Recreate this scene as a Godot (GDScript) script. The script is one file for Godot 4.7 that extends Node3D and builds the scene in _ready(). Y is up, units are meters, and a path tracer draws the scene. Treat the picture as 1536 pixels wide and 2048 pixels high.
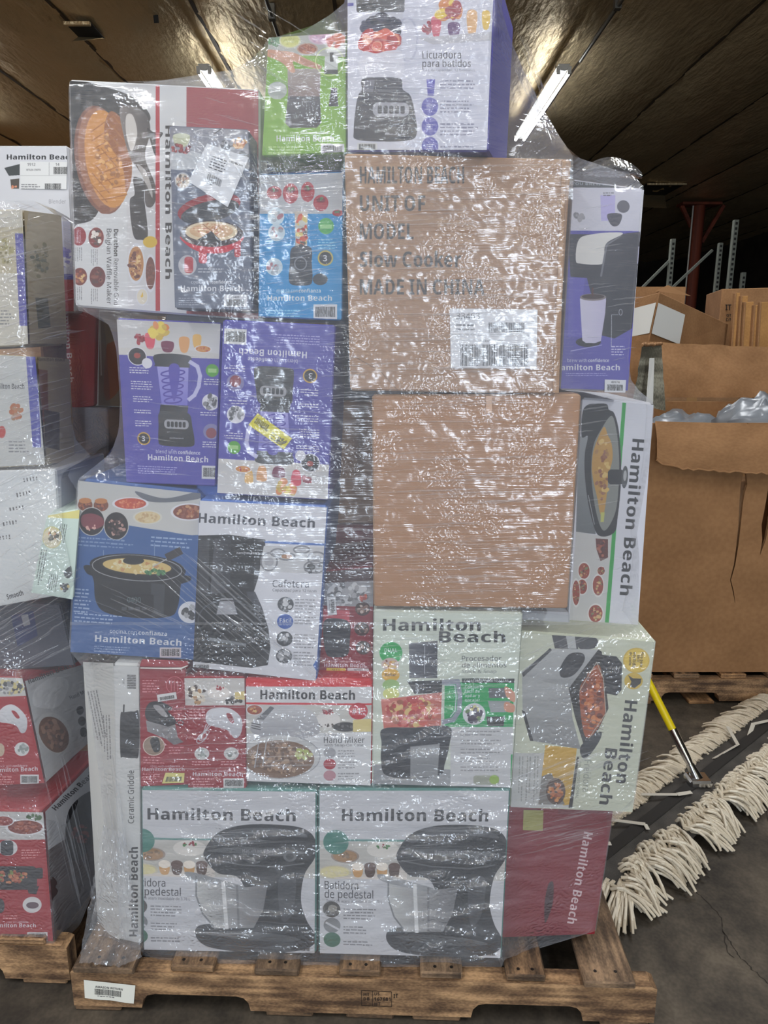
extends Node3D
# A stretch-wrapped pallet of boxed kitchen appliances in a warehouse, with a second load at its left,
# a bulk carton, a dust mop and a foil-insulated ceiling behind.

const F := 1420.0            # focal length in pixels of the 1536 x 2048 frame
const EYE := Vector3(0.0, 1.377, 0.0)
const PITCH := -13.0
const YAW := 0.033           # the pallet load is turned a little: its right end is nearer
const LAMP := 7.5
const DAY := 84.0          # daylight through the dock doors behind the camera

var M := {}
var tilt := Basis(Vector3.RIGHT, deg_to_rad(PITCH))
var rng := RandomNumberGenerator.new()
var used := {}
var fronts := []             # [corners px, D0, slope] of every carton that the main film touches
var fronts_far := []

# ---------------------------------------------------------------- positions
func ray(p: Vector2) -> Vector3:
	return tilt * Vector3((p.x - 768.0) / F, -(p.y - 1024.0) / F, -1.0)

func at(p: Vector2, d: float, k := YAW) -> Vector3:
	# on the upright plane  -z = d - k * x
	var r := ray(p)
	return EYE + r * (d / (-r.z + k * r.x))

func on_y(p: Vector2, y: float) -> Vector3:
	var r := ray(p)
	return EYE + r * ((y - EYE.y) / r.y)

func to_px(q: Vector3) -> Vector2:
	var c: Vector3 = tilt.inverse() * (q - EYE)
	return Vector2(768.0 + F * c.x / -c.z, 1024.0 - F * c.y / -c.z)

# ---------------------------------------------------------------- nodes
func numbered(called: String) -> String:
	if not used.has(called):
		used[called] = 0
		return called
	used[called] += 1
	return "%s_%03d" % [called, used[called]]

func thing(called: String, label: String, category: String, group := "", where := Vector3.ZERO) -> Node3D:
	var o := Node3D.new()
	o.name = numbered(called)
	add_child(o)
	o.position = where
	o.set_meta("label", label)
	o.set_meta("category", category)
	if group:
		o.set_meta("group", group)
	return o

func part(parent: Node, called: String, mesh: Mesh, m: Material, label := "") -> MeshInstance3D:
	var o := MeshInstance3D.new()
	o.name = called
	o.mesh = mesh
	o.material_override = m
	parent.add_child(o, true)
	if label:
		o.set_meta("label", label)
	return o

func structure(called: String, mesh: Mesh, m: Material, label := "") -> MeshInstance3D:
	var o := part(self, called, mesh, m, label)
	o.set_meta("kind", "structure")
	return o

# ---------------------------------------------------------------- materials
func mat(c: Color, rough := 0.8, metal := 0.0, tex: Texture2D = null) -> StandardMaterial3D:
	var m := StandardMaterial3D.new()
	m.albedo_color = c
	m.roughness = rough
	m.metallic = metal
	if tex:
		m.albedo_texture = tex
	return m

func c8(r: float, g: float, b: float) -> Color:
	return Color(r / 255.0, g / 255.0, b / 255.0)

func noise(freq: float, seed_: int, type := FastNoiseLite.TYPE_SIMPLEX_SMOOTH, octaves := 3) -> FastNoiseLite:
	var n := FastNoiseLite.new()
	n.seed = seed_
	n.frequency = freq
	n.noise_type = type
	n.fractal_octaves = octaves
	return n

func field(w: int, h: int, nw: int, nh: int, freq: float, seed_: int, octaves := 3, type := FastNoiseLite.TYPE_SIMPLEX_SMOOTH) -> PackedByteArray:
	# seamless grey noise of nw x nh cells stretched to w x h
	var im := noise(freq, seed_, type, octaves).get_seamless_image(nw, nh)
	im.convert(Image.FORMAT_L8)
	im.resize(w, h, Image.INTERPOLATE_CUBIC)
	return im.get_data()

func ramp_texture(w: int, h: int, fields: Array, weights: Array, lo: Color, hi: Color) -> ImageTexture:
	var out := PackedByteArray()
	out.resize(w * h * 3)
	for i in w * h:
		var v := 0.0
		for k in fields.size():
			v += (fields[k][i] / 255.0 - 0.5) * weights[k]
		var c := lo.lerp(hi, clampf(v + 0.5, 0.0, 1.0))
		out[i * 3] = c.r8
		out[i * 3 + 1] = c.g8
		out[i * 3 + 2] = c.b8
	return ImageTexture.create_from_image(Image.create_from_data(w, h, false, Image.FORMAT_RGB8, out))

func relief_texture(w: int, h: int, hgt: PackedFloat32Array, rx: float, ry: float) -> ImageTexture:
	# normal map from a seamless height field, with the given typical slopes across and down
	var sx := 0.0
	var sy := 0.0
	for i in range(0, w * h - w - 1, 7):
		sx += pow(hgt[i + 1] - hgt[i], 2.0)
		sy += pow(hgt[i + w] - hgt[i], 2.0)
	sx = rx / sqrt(sx * 7.0 / (w * h)) * 0.5
	sy = ry / sqrt(sy * 7.0 / (w * h)) * 0.5
	var out := PackedByteArray()
	out.resize(w * h * 3)
	for y in h:
		var ya := ((y + 1) % h) * w
		var yb := ((y + h - 1) % h) * w
		for x in w:
			var dx := (hgt[y * w + (x + 1) % w] - hgt[y * w + (x + w - 1) % w]) * sx
			var dy := (hgt[ya + x] - hgt[yb + x]) * sy
			var l := 1.0 / sqrt(dx * dx + dy * dy + 1.0)
			var i := (y * w + x) * 3
			out[i] = int((-dx * l * 0.5 + 0.5) * 255.0)
			out[i + 1] = int((dy * l * 0.5 + 0.5) * 255.0)
			out[i + 2] = int((l * 0.5 + 0.5) * 255.0)
	return ImageTexture.create_from_image(Image.create_from_data(w, h, false, Image.FORMAT_RGB8, out))

# ---------------------------------------------------------------- shapes
func begin() -> SurfaceTool:
	var st := SurfaceTool.new()
	st.begin(Mesh.PRIMITIVE_TRIANGLES)
	return st

func tri(st: SurfaceTool, a: Vector3, b: Vector3, c: Vector3, out: Vector3, ua := Vector2.ZERO, ub := Vector2.ZERO, uc := Vector2.ZERO) -> void:
	var n := (c - a).cross(b - a)
	if n.dot(out) < 0.0:
		n = -n
		var t := b
		b = c
		c = t
		var u := ub
		ub = uc
		uc = u
	n = n.normalized()
	for v in [[a, ua], [b, ub], [c, uc]]:
		st.set_normal(n)
		st.set_uv(v[1])
		st.add_vertex(v[0])

func quad(st: SurfaceTool, a: Vector3, b: Vector3, c: Vector3, d: Vector3, out: Vector3, us := 1.0, off := Vector2.ZERO) -> void:
	# texture coordinates in metres, u along the longer side
	var e1 := b - a
	var e2 := d - a
	var ul := e1.length() * us
	var vl := e2.length() * us
	var q := [Vector2(0, 0), Vector2(ul, 0), Vector2(ul, vl), Vector2(0, vl)]
	if vl > ul:
		q = [Vector2(0, 0), Vector2(0, ul), Vector2(vl, ul), Vector2(vl, 0)]
	for i in 4:
		q[i] += off
	tri(st, a, b, c, out, q[0], q[1], q[2])
	tri(st, a, c, d, out, q[0], q[2], q[3])

func hexa_to(st: SurfaceTool, c: Array, r := 0.004, us := 1.0, off := Vector2.ZERO) -> void:
	# eight corners (bit 0 right, bit 1 up, bit 2 back) with chamfered edges
	var mid := Vector3.ZERO
	for p in c:
		mid += p / 8.0
	var v := []
	for i in 8:
		var e := []
		for a in 3:
			e.append((c[i ^ (1 << a)] - c[i]).normalized() * r)
		v.append([c[i] + e[1] + e[2], c[i] + e[0] + e[2], c[i] + e[0] + e[1]])
	for a in 3:
		var b := (a + 1) % 3
		var d := (a + 2) % 3
		for s in 2:
			var i0 := s << a
			var q := [i0, i0 | 1 << b, i0 | 1 << b | 1 << d, i0 | 1 << d]
			var m := Vector3.ZERO
			for i in q:
				m += v[i][a] / 4.0
			quad(st, v[q[0]][a], v[q[1]][a], v[q[2]][a], v[q[3]][a], m - mid, us, off)
		# chamfers along axis a
		for k in 4:
			var i0 := (k & 1) << b | (k >> 1) << d
			var i1 := i0 | 1 << a
			quad(st, v[i0][b], v[i1][b], v[i1][d], v[i0][d], (c[i0] + c[i1]) * 0.5 - mid, us, off)
	for i in 8:
		tri(st, v[i][0], v[i][1], v[i][2], c[i] - mid, off, off, off)

func hexa(c: Array, r := 0.004, us := 1.0, off := Vector2.ZERO) -> ArrayMesh:
	var st := begin()
	hexa_to(st, c, r, us, off)
	return st.commit()

func box_corners(lo: Vector3, hi: Vector3) -> Array:
	var c := []
	for i in 8:
		c.append(Vector3(hi.x if i & 1 else lo.x, hi.y if i & 2 else lo.y, lo.z if i & 4 else hi.z))
	return c

func block(lo: Vector3, hi: Vector3, r := 0.004, us := 1.0, off := Vector2.ZERO) -> ArrayMesh:
	return hexa(box_corners(lo, hi), r, us, off)

func beam(a: Vector3, b: Vector3, w: float, h: float, side: Vector3, r := 0.002, off := Vector2.ZERO) -> ArrayMesh:
	# bar from a to b, w wide along side, h thick across
	var d := (b - a).normalized()
	var s := (side - d * side.dot(d)).normalized()
	var u := s.cross(d).normalized()
	var c := []
	for i in 8:
		c.append((b if i & 4 else a) + s * (w / 2 if i & 1 else -w / 2) + u * (h / 2 if i & 2 else -h / 2))
	return hexa(c, r, 1.0, off)

func tube_to(st: SurfaceTool, pts: Array, radii: Array, sides := 8, caps := true) -> void:
	var rings := []
	var ref := Vector3.UP
	for i in pts.size():
		var d: Vector3 = (pts[mini(i + 1, pts.size() - 1)] - pts[maxi(i - 1, 0)]).normalized()
		if absf(d.dot(ref)) > 0.95:
			ref = Vector3.RIGHT
		var s := d.cross(ref).normalized()
		var u := s.cross(d)
		var ring := []
		for k in sides:
			var an := TAU * k / sides
			ring.append([pts[i] + (s * cos(an) + u * sin(an)) * radii[i], s * cos(an) + u * sin(an)])
		rings.append(ring)
	for i in pts.size() - 1:
		for k in sides:
			var j := (k + 1) % sides
			for t in [[rings[i][k], rings[i + 1][k], rings[i + 1][j]], [rings[i][k], rings[i + 1][j], rings[i][j]]]:
				var n: Vector3 = (t[2][0] - t[0][0]).cross(t[1][0] - t[0][0])
				var o: Array = t if n.dot(t[0][1]) > 0 else [t[0], t[2], t[1]]
				for v in o:
					st.set_normal(v[1])
					st.set_uv(Vector2(float(k) / sides, i * 0.1))
					st.add_vertex(v[0])
	if caps:
		for e in [0, pts.size() - 1]:
			var out: Vector3 = pts[e] - pts[1 if e == 0 else e - 1]
			for k in range(1, sides - 1):
				tri(st, rings[e][0][0], rings[e][k][0], rings[e][k + 1][0], out)

func tube(pts: Array, radii: Array, sides := 8) -> ArrayMesh:
	var st := begin()
	tube_to(st, pts, radii, sides)
	return st.commit()

func patch(nx: int, ny: int, f: Callable, uvs := Vector2.ONE) -> ArrayMesh:
	# smooth sheet f(s, t) -> Vector3, s right, t down
	var vs := PackedVector3Array()
	var uv := PackedVector2Array()
	var ns := PackedVector3Array()
	var ix := PackedInt32Array()
	for j in ny + 1:
		for i in nx + 1:
			vs.append(f.call(float(i) / nx, float(j) / ny))
			uv.append(Vector2(float(i) / nx, float(j) / ny) * uvs)
	var w := nx + 1
	for j in ny + 1:
		for i in nx + 1:
			var dx := vs[j * w + mini(i + 1, nx)] - vs[j * w + maxi(i - 1, 0)]
			var dy := vs[mini(j + 1, ny) * w + i] - vs[maxi(j - 1, 0) * w + i]
			ns.append(dy.cross(dx).normalized())
	for j in ny:
		for i in nx:
			var a := j * w + i
			ix.append_array([a, a + 1, a + w + 1, a, a + w + 1, a + w])
	var arr := []
	arr.resize(Mesh.ARRAY_MAX)
	arr[Mesh.ARRAY_VERTEX] = vs
	arr[Mesh.ARRAY_NORMAL] = ns
	arr[Mesh.ARRAY_TEX_UV] = uv
	arr[Mesh.ARRAY_INDEX] = ix
	var m := ArrayMesh.new()
	m.add_surface_from_arrays(Mesh.PRIMITIVE_TRIANGLES, arr)
	return m

# ---------------------------------------------------------------- print on the cartons
# A Pad is the sheet of artwork of one panel. Drawing positions are given as read off the panel (view),
# or in the panel's own units (units); they land in the panel's own texture coordinates.
class Pad:
	const FINE := 3.0        # texels drawn per photograph pixel, halved at the end
	static var sheets := {}
	var img: Image
	var w: int
	var h: int
	var inv: Array           # 3 x 3 from pixel to unit square
	var vx := 0.0
	var vy := 0.0
	var vs := 1.0
	var local := Vector2.ZERO
	var turned := false
	var start := 0.0
	var rng := RandomNumberGenerator.new()

	var lo := Vector2.ZERO   # the panel's rectangle in metres along its own plane
	var size := Vector2.ZERO
	var corners := []
	var slope := 0.0
	var flat := true

	func _init(q: Array, base: Color, seed_: int, k: float, upright: bool) -> void:
		slope = k
		flat = upright
		corners = q.map(func(p: Vector2) -> Vector2: return Pad.along(p, k))
		lo = corners[0]
		var hi: Vector2 = corners[0]
		for c in corners:
			lo = lo.min(c)
			hi = hi.max(c)
		size = hi - lo
		var fine: float = (q[2] - q[0]).length() / ((corners[2] as Vector2) - corners[0]).length() * FINE
		w = maxi(16, int(size.x * fine))
		h = maxi(16, int(size.y * fine))
		if not flat:
			w = maxi(16, int(maxf((q[1] - q[0]).length(), (q[2] - q[3]).length()) * FINE))
			h = maxi(16, int(maxf((q[3] - q[0]).length(), (q[2] - q[1]).length()) * FINE))
			inv = Pad.invert(Pad.square_to(q))
		w = mini(w + w % 2, 2048)
		h = mini(h + h % 2, 2048)
		img = Image.create_empty(w, h, false, Image.FORMAT_RGB8)
		img.fill(base)
		rng.seed = seed_

	static func along(p: Vector2, k: float) -> Vector2:
		# where a measured point lies on the upright panel plane at unit distance: metres right, metres down
		var r := Basis(Vector3.RIGHT, deg_to_rad(PITCH)) * Vector3((p.x - 768.0) / F, -(p.y - 1024.0) / F, -1.0)
		r *= 1.0 / (-r.z + k * r.x)
		return Vector2(r.dot(Vector3(1, 0, k).normalized()), -r.y)

	static func square_to(q: Array) -> Array:
		var s: Vector2 = q[0] - q[1] + q[2] - q[3]
		var d1: Vector2 = q[1] - q[2]
		var d2: Vector2 = q[3] - q[2]
		var den := d1.x * d2.y - d2.x * d1.y
		var g := (s.x * d2.y - d2.x * s.y) / den
		var hh := (d1.x * s.y - s.x * d1.y) / den
		return [q[1].x - q[0].x + g * q[1].x, q[3].x - q[0].x + hh * q[3].x, q[0].x, q[1].y - q[0].y + g * q[1].y, q[3].y - q[0].y + hh * q[3].y, q[0].y, g, hh, 1.0]

	static func apply(m: Array, p: Vector2) -> Vector2:
		var z: float = m[6] * p.x + m[7] * p.y + m[8]
		return Vector2((m[0] * p.x + m[1] * p.y + m[2]) / z, (m[3] * p.x + m[4] * p.y + m[5]) / z)

	static func invert(m: Array) -> Array:
		return [m[4] * m[8] - m[5] * m[7], m[2] * m[7] - m[1] * m[8], m[1] * m[5] - m[2] * m[4], m[5] * m[6] - m[3] * m[8], m[0] * m[8] - m[2] * m[6], m[2] * m[3] - m[0] * m[5], m[3] * m[7] - m[4] * m[6], m[1] * m[6] - m[0] * m[7], m[0] * m[4] - m[1] * m[3]]

	func view(x: float, y: float, s: float) -> Pad:
		vx = x
		vy = y
		vs = s
		local = Vector2.ZERO
		return self

	func units(lw: float, lh: float, half_turn := false, from := 0.0) -> Pad:
		local = Vector2(lw, lh)
		start = from
		turned = half_turn
		return self

	func to(p: Vector2) -> Vector2:
		var u: Vector2
		if local.x > 0.0:
			u = Vector2((p.x - start) / local.x, p.y / local.y)
			if turned:
				u = Vector2.ONE - u
			if flat:
				u = ((corners[0] as Vector2).lerp(corners[1], u.x)).lerp((corners[3] as Vector2).lerp(corners[2], u.x), u.y)
				u = (u - lo) / size
		elif flat:
			u = (Pad.along(Vector2(vx + p.x / vs, vy + p.y / vs), slope) - lo) / size
		else:
			u = Pad.apply(inv, Vector2(vx + p.x / vs, vy + p.y / vs))
		return Vector2(u.x * w, u.y * h)

	func fill(q: PackedVector2Array, c: Color, c2 := Color(0, 0, 0, 0), across := false) -> void:
		# polygon in texels, even-odd, one colour or a blend of two inks down or across it
		var y0 := 1e9
		var y1 := -1e9
		var x0 := 1e9
		var x1 := -1e9
		for p in q:
			y0 = minf(y0, p.y)
			y1 = maxf(y1, p.y)
			x0 = minf(x0, p.x)
			x1 = maxf(x1, p.x)
		var n := q.size()
		var two := c2.a > 0.0
		for y in range(maxi(0, int(ceil(y0 - 0.5))), mini(h - 1, int(floor(y1 - 0.5))) + 1):
			var yc := y + 0.5
			var xs := PackedFloat32Array()
			for i in n:
				var a := q[i]
				var b := q[(i + 1) % n]
				if (a.y <= yc) != (b.y <= yc):
					xs.append(a.x + (yc - a.y) / (b.y - a.y) * (b.x - a.x))
			xs.sort()
			for k in range(0, xs.size() - 1, 2):
				var l := maxi(0, int(ceil(xs[k] - 0.5)))
				var r := mini(w, int(ceil(xs[k + 1] - 0.5)))
				if r <= l:
					continue
				if not two:
					img.fill_rect(Rect2i(l, y, r - l, 1), c)
				elif not across:
					img.fill_rect(Rect2i(l, y, r - l, 1), c.lerp(c2, (yc - y0) / (y1 - y0)))
				else:
					var step := maxi(2, int((x1 - x0) / 24.0))
					var x := l
					while x < r:
						img.fill_rect(Rect2i(x, y, mini(step, r - x), 1), c.lerp(c2, (x - x0) / (x1 - x0)))
						x += step

	func poly(pts: Array, c: Color, c2 := Color(0, 0, 0, 0), across := false) -> void:
		# pts: flat list x, y, x, y ...
		var q := PackedVector2Array()
		for i in range(0, pts.size(), 2):
			q.append(to(Vector2(pts[i], pts[i + 1])))
		fill(q, c, c2, across)

	func curve(pts: Array, c: Color, c2 := Color(0, 0, 0, 0), across := false) -> void:
		# closed smooth outline through the points
		var n := pts.size() / 2
		var q := PackedVector2Array()
		for i in n:
			var p := []
			for k in [-1, 0, 1, 2]:
				var j: int = (i + k + n) % n
				p.append(Vector2(pts[j * 2], pts[j * 2 + 1]))
			for s in 6:
				q.append(to(p[1].cubic_interpolate(p[2], p[0], p[3], s / 6.0)))
		fill(q, c, c2, across)

	func rect(x0: float, y0: float, x1: float, y1: float, c: Color, c2 := Color(0, 0, 0, 0), across := false) -> void:
		poly([x0, y0, x1, y0, x1, y1, x0, y1], c, c2, across)

	func round_rect(x0: float, y0: float, x1: float, y1: float, r: float, c: Color, c2 := Color(0, 0, 0, 0), across := false) -> void:
		var a := []
		for k in 16:
			var t := TAU * (k + 0.5) / 16.0
			a.append((x1 - r if cos(t) > 0 else x0 + r) + cos(t) * r)
			a.append((y1 - r if sin(t) > 0 else y0 + r) + sin(t) * r)
		poly(a, c, c2, across)

	func ell(x: float, y: float, rx: float, ry: float, c: Color, deg := 0.0, c2 := Color(0, 0, 0, 0), across := false) -> void:
		var a := []
		var cs := cos(deg_to_rad(deg))
		var sn := sin(deg_to_rad(deg))
		for k in 28:
			var t := TAU * k / 28.0
			a.append(x + cos(t) * rx * cs - sin(t) * ry * sn)
			a.append(y + cos(t) * rx * sn + sin(t) * ry * cs)
		poly(a, c, c2, across)

	func line(pts: Array, wd: float, c: Color) -> void:
		for i in range(0, pts.size() - 3, 2):
			var a := Vector2(pts[i], pts[i + 1])
			var b := Vector2(pts[i + 2], pts[i + 3])
			var s := (b - a).normalized().orthogonal() * wd * 0.5
			var e := (b - a).normalized() * wd * 0.3
			poly([a.x + s.x - e.x, a.y + s.y - e.y, b.x + s.x + e.x, b.y + s.y + e.y, b.x - s.x + e.x, b.y - s.y + e.y, a.x - s.x - e.x, a.y - s.y - e.y], c)

	func ring(x: float, y: float, rx: float, ry: float, wd: float, c: Color, deg := 0.0) -> void:
		var a := []
		for k in 33:
			var t := TAU * k / 32.0
			var p := Vector2(cos(t) * rx, sin(t) * ry).rotated(deg_to_rad(deg))
			a.append(x + p.x)
			a.append(y + p.y)
		line(a, wd, c)

	func bits(x: float, y: float, rx: float, ry: float, cols: Array, n: int, size := 0.22, deg := 0.0) -> void:
		# chopped food inside an oval
		for k in n:
			var t := rng.randf() * TAU
			var r := sqrt(rng.randf()) * 0.86
			var p := Vector2(cos(t) * rx * r, sin(t) * ry * r).rotated(deg_to_rad(deg))
			var s := minf(rx, ry) * size * rng.randf_range(0.5, 1.3)
			ell(x + p.x, y + p.y, s * rng.randf_range(0.7, 1.6), s, (cols[rng.randi() % cols.size()] as Color).lightened(rng.randf() * 0.12), rng.randf() * 180.0)

	func dish(x: float, y: float, rx: float, ry: float, rim: Color, cols: Array, n := 26) -> void:
		ell(x, y, rx, ry, rim)
		ell(x, y, rx * 0.86, ry * 0.84, cols[0])
		bits(x, y, rx * 0.8, ry * 0.78, cols, n)

	func greek(x: float, y: float, wd: float, rows: int, ht: float, c: Color, deg := 0.0) -> void:
		# lines of lettering too small to read
		var d := Vector2.RIGHT.rotated(deg_to_rad(deg))
		var o := d.orthogonal() * -1.0
		if deg == 0.0:
			o = Vector2.DOWN
		else:
			o = Vector2.DOWN.rotated(deg_to_rad(deg))
		for r in rows:
			var s := 0.0
			var e := wd * rng.randf_range(0.72, 1.0)
			while s < e:
				var l := minf(ht * rng.randf_range(0.8, 3.2), e - s)
				var a := Vector2(x, y) + o * (r * ht * 1.75) + d * s
				var b := a + d * l
				var k := o * ht * rng.randf_range(0.5, 0.8)
				poly([a.x, a.y, b.x, b.y, b.x + k.x, b.y + k.y, a.x + k.x, a.y + k.y], c)
				s += l + ht * 0.5

	func barcode(x0: float, y0: float, x1: float, y1: float, bars := 30, bg := Color(0.82, 0.82, 0.83), ink := Color(0.1, 0.1, 0.1)) -> void:
		if bg.a > 0.0:
			rect(x0, y0, x1, y1, bg)
		var m := (x1 - x0) * 0.08
		var x := x0 + m
		var unit := (x1 - x0 - 2 * m) / (bars * 1.9)
		while x < x1 - m:
			var b := unit * rng.randf_range(0.6, 1.8)
			rect(x, y0 + (y1 - y0) * 0.16, minf(x + b, x1 - m), y1 - (y1 - y0) * 0.16, ink)
			x += b + unit * rng.randf_range(0.6, 1.6)

	func text(s: String, x: float, y: float, cap: float, c: Color, bold := false, width := 0.0, deg := 0.0, serif := false) -> void:
		# x, y: left end of the baseline; cap: height of a capital; width: length of the line if given
		var key := "%s|%s" % [bold, serif]
		if not sheets.has(key):
			var f := SystemFont.new()
			f.font_names = PackedStringArray(["Droid Serif" if serif else "Droid Sans"])
			f.font_weight = 700 if bold else 400
			sheets[key] = f
		var head := Pad.letters("H", sheets[key], key)
		var lo := 1e9
		var hi := -1e9
		for v in head:
			lo = minf(lo, v.y)
			hi = maxf(hi, v.y)
		var vs_ := Pad.letters(s, sheets[key], key)
		if vs_.is_empty():
			return
		var a := 1e9
		var b := -1e9
		for v in vs_:
			a = minf(a, v.x)
			b = maxf(b, v.x)
		var ky := cap / (hi - lo)
		var kx := ky
		if width > 0.0:
			kx = width / (b - a)
		var d := Vector2.RIGHT.rotated(deg_to_rad(deg))
		var o := Vector2.UP.rotated(deg_to_rad(deg))
		var q := PackedVector2Array()
		q.resize(3)
		for i in range(0, vs_.size(), 3):
			for k in 3:
				var v: Vector3 = vs_[i + k]
				q[k] = to(Vector2(x, y) + d * ((v.x - a) * kx) + o * ((v.y - lo) * ky))
			fill(q, c)

	static func letters(s: String, f: Font, key: String) -> PackedVector3Array:
		var name_ := key + "|" + s
		if not sheets.has(name_):
			var t := TextMesh.new()
			t.text = s
			t.font = f
			t.font_size = 40
			t.pixel_size = 0.01
			t.depth = 0.0
			t.curve_step = 4.0
			t.horizontal_alignment = HORIZONTAL_ALIGNMENT_LEFT
			var arr := t.get_mesh_arrays()
			var out := PackedVector3Array()
			if arr.size() and arr[Mesh.ARRAY_VERTEX] != null:
				var vv: PackedVector3Array = arr[Mesh.ARRAY_VERTEX]
				if arr[Mesh.ARRAY_INDEX] != null and arr[Mesh.ARRAY_INDEX].size():
					for i in arr[Mesh.ARRAY_INDEX]:
						out.append(vv[i])
				else:
					out = vv
			sheets[name_] = out
		return sheets[name_]

	func done() -> ImageTexture:
		img.resize(maxi(8, w / 2), maxi(8, h / 2), Image.INTERPOLATE_BILINEAR)
		return ImageTexture.create_from_image(img)

# ---------------------------------------------------------------- cartons
func ink(r: float, g: float, b: float) -> Color:
	# printing ink: measured tone brought back to the paper's own reflectance
	var l := c8(r, g, b).srgb_to_linear() * 1.12
	return Color(minf(l.r, 0.86), minf(l.g, 0.86), minf(l.b, 0.86)).linear_to_srgb()

func qd(a: Array) -> Array:
	return [Vector2(a[0], a[1]), Vector2(a[2], a[3]), Vector2(a[4], a[5]), Vector2(a[6], a[7])]

func away(k: float) -> Vector3:
	return Vector3(k, 0, -1).normalized()

func carton(called: String, label: String, group: String, qa: Array, d: float, deep: float, paper: Color, pad: Pad, k := YAW, opt := {}) -> Node3D:
	# a closed carton whose front panel has the four given corners at the distance d
	var q := qd(qa)
	var f := [at(q[3], d, k), at(q[2], d, k), at(q[0], d, k), at(q[1], d, k)]
	var b := away(k) * deep
	var c := f.duplicate()
	for i in 4:
		c.append(f[i] + b)
	if opt.has("back"):      # the far upright edge of the right side, as seen
		var g: Array = opt.back
		c[5] = at(Vector2(g[2], g[3]), d + deep, k)
		c[7] = at(Vector2(g[0], g[1]), d + deep, k)
		c[4] = f[0] + c[5] - f[1]
		c[6] = f[2] + c[7] - f[3]
	var base: Vector3 = (f[0] + f[1]) * 0.5 + b * 0.5
	var t := thing(called, label, opt.get("category", "box"), group, base)
	var soft: float = opt.get("soft", 0.004)
	var cb := c.duplicate()
	if opt.has("side"):
		for i in [1, 3, 5, 7]:
			cb[i] = c[i] - ((c[1] - c[0]) as Vector3).normalized() * 0.008
	var body := part(t, "carton_body", hexa(cb, soft, 2.0, Vector2(rng.randf(), rng.randf())), opt.get("body", mat(paper, 0.65)))
	body.position = -base
	if pad:
		var n := noise(1.0, int(qa[0]) + int(qa[1]) * 7, FastNoiseLite.TYPE_SIMPLEX_SMOOTH, 2)
		var amp: float = opt.get("wave", 0.0015)
		var out := -away(k)
		var pm := mat(Color.WHITE, opt.get("gloss", 0.5), 0.0, pad.done())
		pm.texture_repeat = false
		part(t, "front_panel", panel(12, f[2] - base, f[3] - base, f[1] - base, f[0] - base, k, 0.008, func(s: float, v: float) -> Vector3:
			var rim := minf(minf(s, 1 - s), minf(v, 1 - v)) * 6.0
			return out * (0.0009 + amp * minf(1.0, rim) * (0.5 + 0.5 * n.get_noise_2d(s * 2.2, v * 2.2)))), pm, opt.get("panel", ""))
	if opt.has("side"):
		# printed right-hand side
		var sp: Pad = opt.side
		var sm := mat(Color.WHITE, 0.5, 0.0, sp.done())
		sm.texture_repeat = false
		var out := ((c[5] - c[1]) as Vector3).cross(c[3] - c[1]).normalized()
		if out.dot(c[1] - c[0]) < 0:
			out = -out
		var m := patch(4, 4, func(s: float, v: float) -> Vector3:
			var e := 0.01
			var ss := lerpf(e, 1 - e, s)
			var vv := lerpf(e, 1 - e, v)
			return ((c[3] as Vector3).lerp(c[7], ss)).lerp((c[1] as Vector3).lerp(c[5], ss), vv) + out * 0.001 - base)
		part(t, "side_panel", m, sm)
	if opt.get("film", true):
		fronts.append([q, d, k])
	t.set_meta("px", [d, k, base])
	return t

func sticker(t: Node3D, called: String, qa: Array, pad: Pad, label := "") -> void:
	# a paper label stuck on the front panel
	var i: Array = t.get_meta("px")
	var q := qd(qa)
	var m := mat(Color.WHITE, 0.45, 0.0, pad.done())
	m.texture_repeat = false
	var c := q.map(func(p: Vector2) -> Vector3: return at(p, i[0] - 0.0034, i[1]) - i[2])
	part(t, called, panel(6, c[0], c[1], c[2], c[3], i[1], 0.0, func(_s: float, _v: float) -> Vector3: return Vector3.ZERO), m, label)

func panel(n: int, a: Vector3, b: Vector3, c: Vector3, d: Vector3, k: float, e: float, rise: Callable) -> ArrayMesh:
	# a printed panel with corners a b c d (clockwise from top left); its texture is laid out in metres along it
	var ax := Vector3(1, 0, k).normalized()
	var lo := Vector2(1e9, 1e9)
	var hi := -lo
	for v in [a, b, c, d]:
		var w := Vector2(v.dot(ax), -v.y)
		lo = lo.min(w)
		hi = hi.max(w)
	var spot := func(s: float, v: float) -> Vector3:
		var ss := lerpf(e, 1 - e, s)
		var vv := lerpf(e, 1 - e, v)
		return a.lerp(b, ss).lerp(d.lerp(c, ss), vv)
	var m := patch(n, n, func(s: float, v: float) -> Vector3: return spot.call(s, v) + rise.call(s, v))
	var arr := m.surface_get_arrays(0)
	var uv := PackedVector2Array()
	for j in n + 1:
		for i in n + 1:
			var p: Vector3 = spot.call(float(i) / n, float(j) / n)
			uv.append((Vector2(p.dot(ax), -p.y) - lo) / (hi - lo))
	arr[Mesh.ARRAY_TEX_UV] = uv
	var o := ArrayMesh.new()
	o.add_surface_from_arrays(Mesh.PRIMITIVE_TRIANGLES, arr)
	return o

func card(v: Array, x: float, y: float, s: float) -> Array:
	# corners given in an enlarged view of the panel
	var o := []
	for k in range(0, 8, 2):
		o.append_array([x + v[k] / s, y + v[k + 1] / s])
	return o

func brand(p: Pad, x: float, y: float, cap: float, wd: float, c: Color, deg := 0.0) -> void:
	p.text("Hamilton Beach", x, y, cap, c, true, wd, deg)

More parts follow.
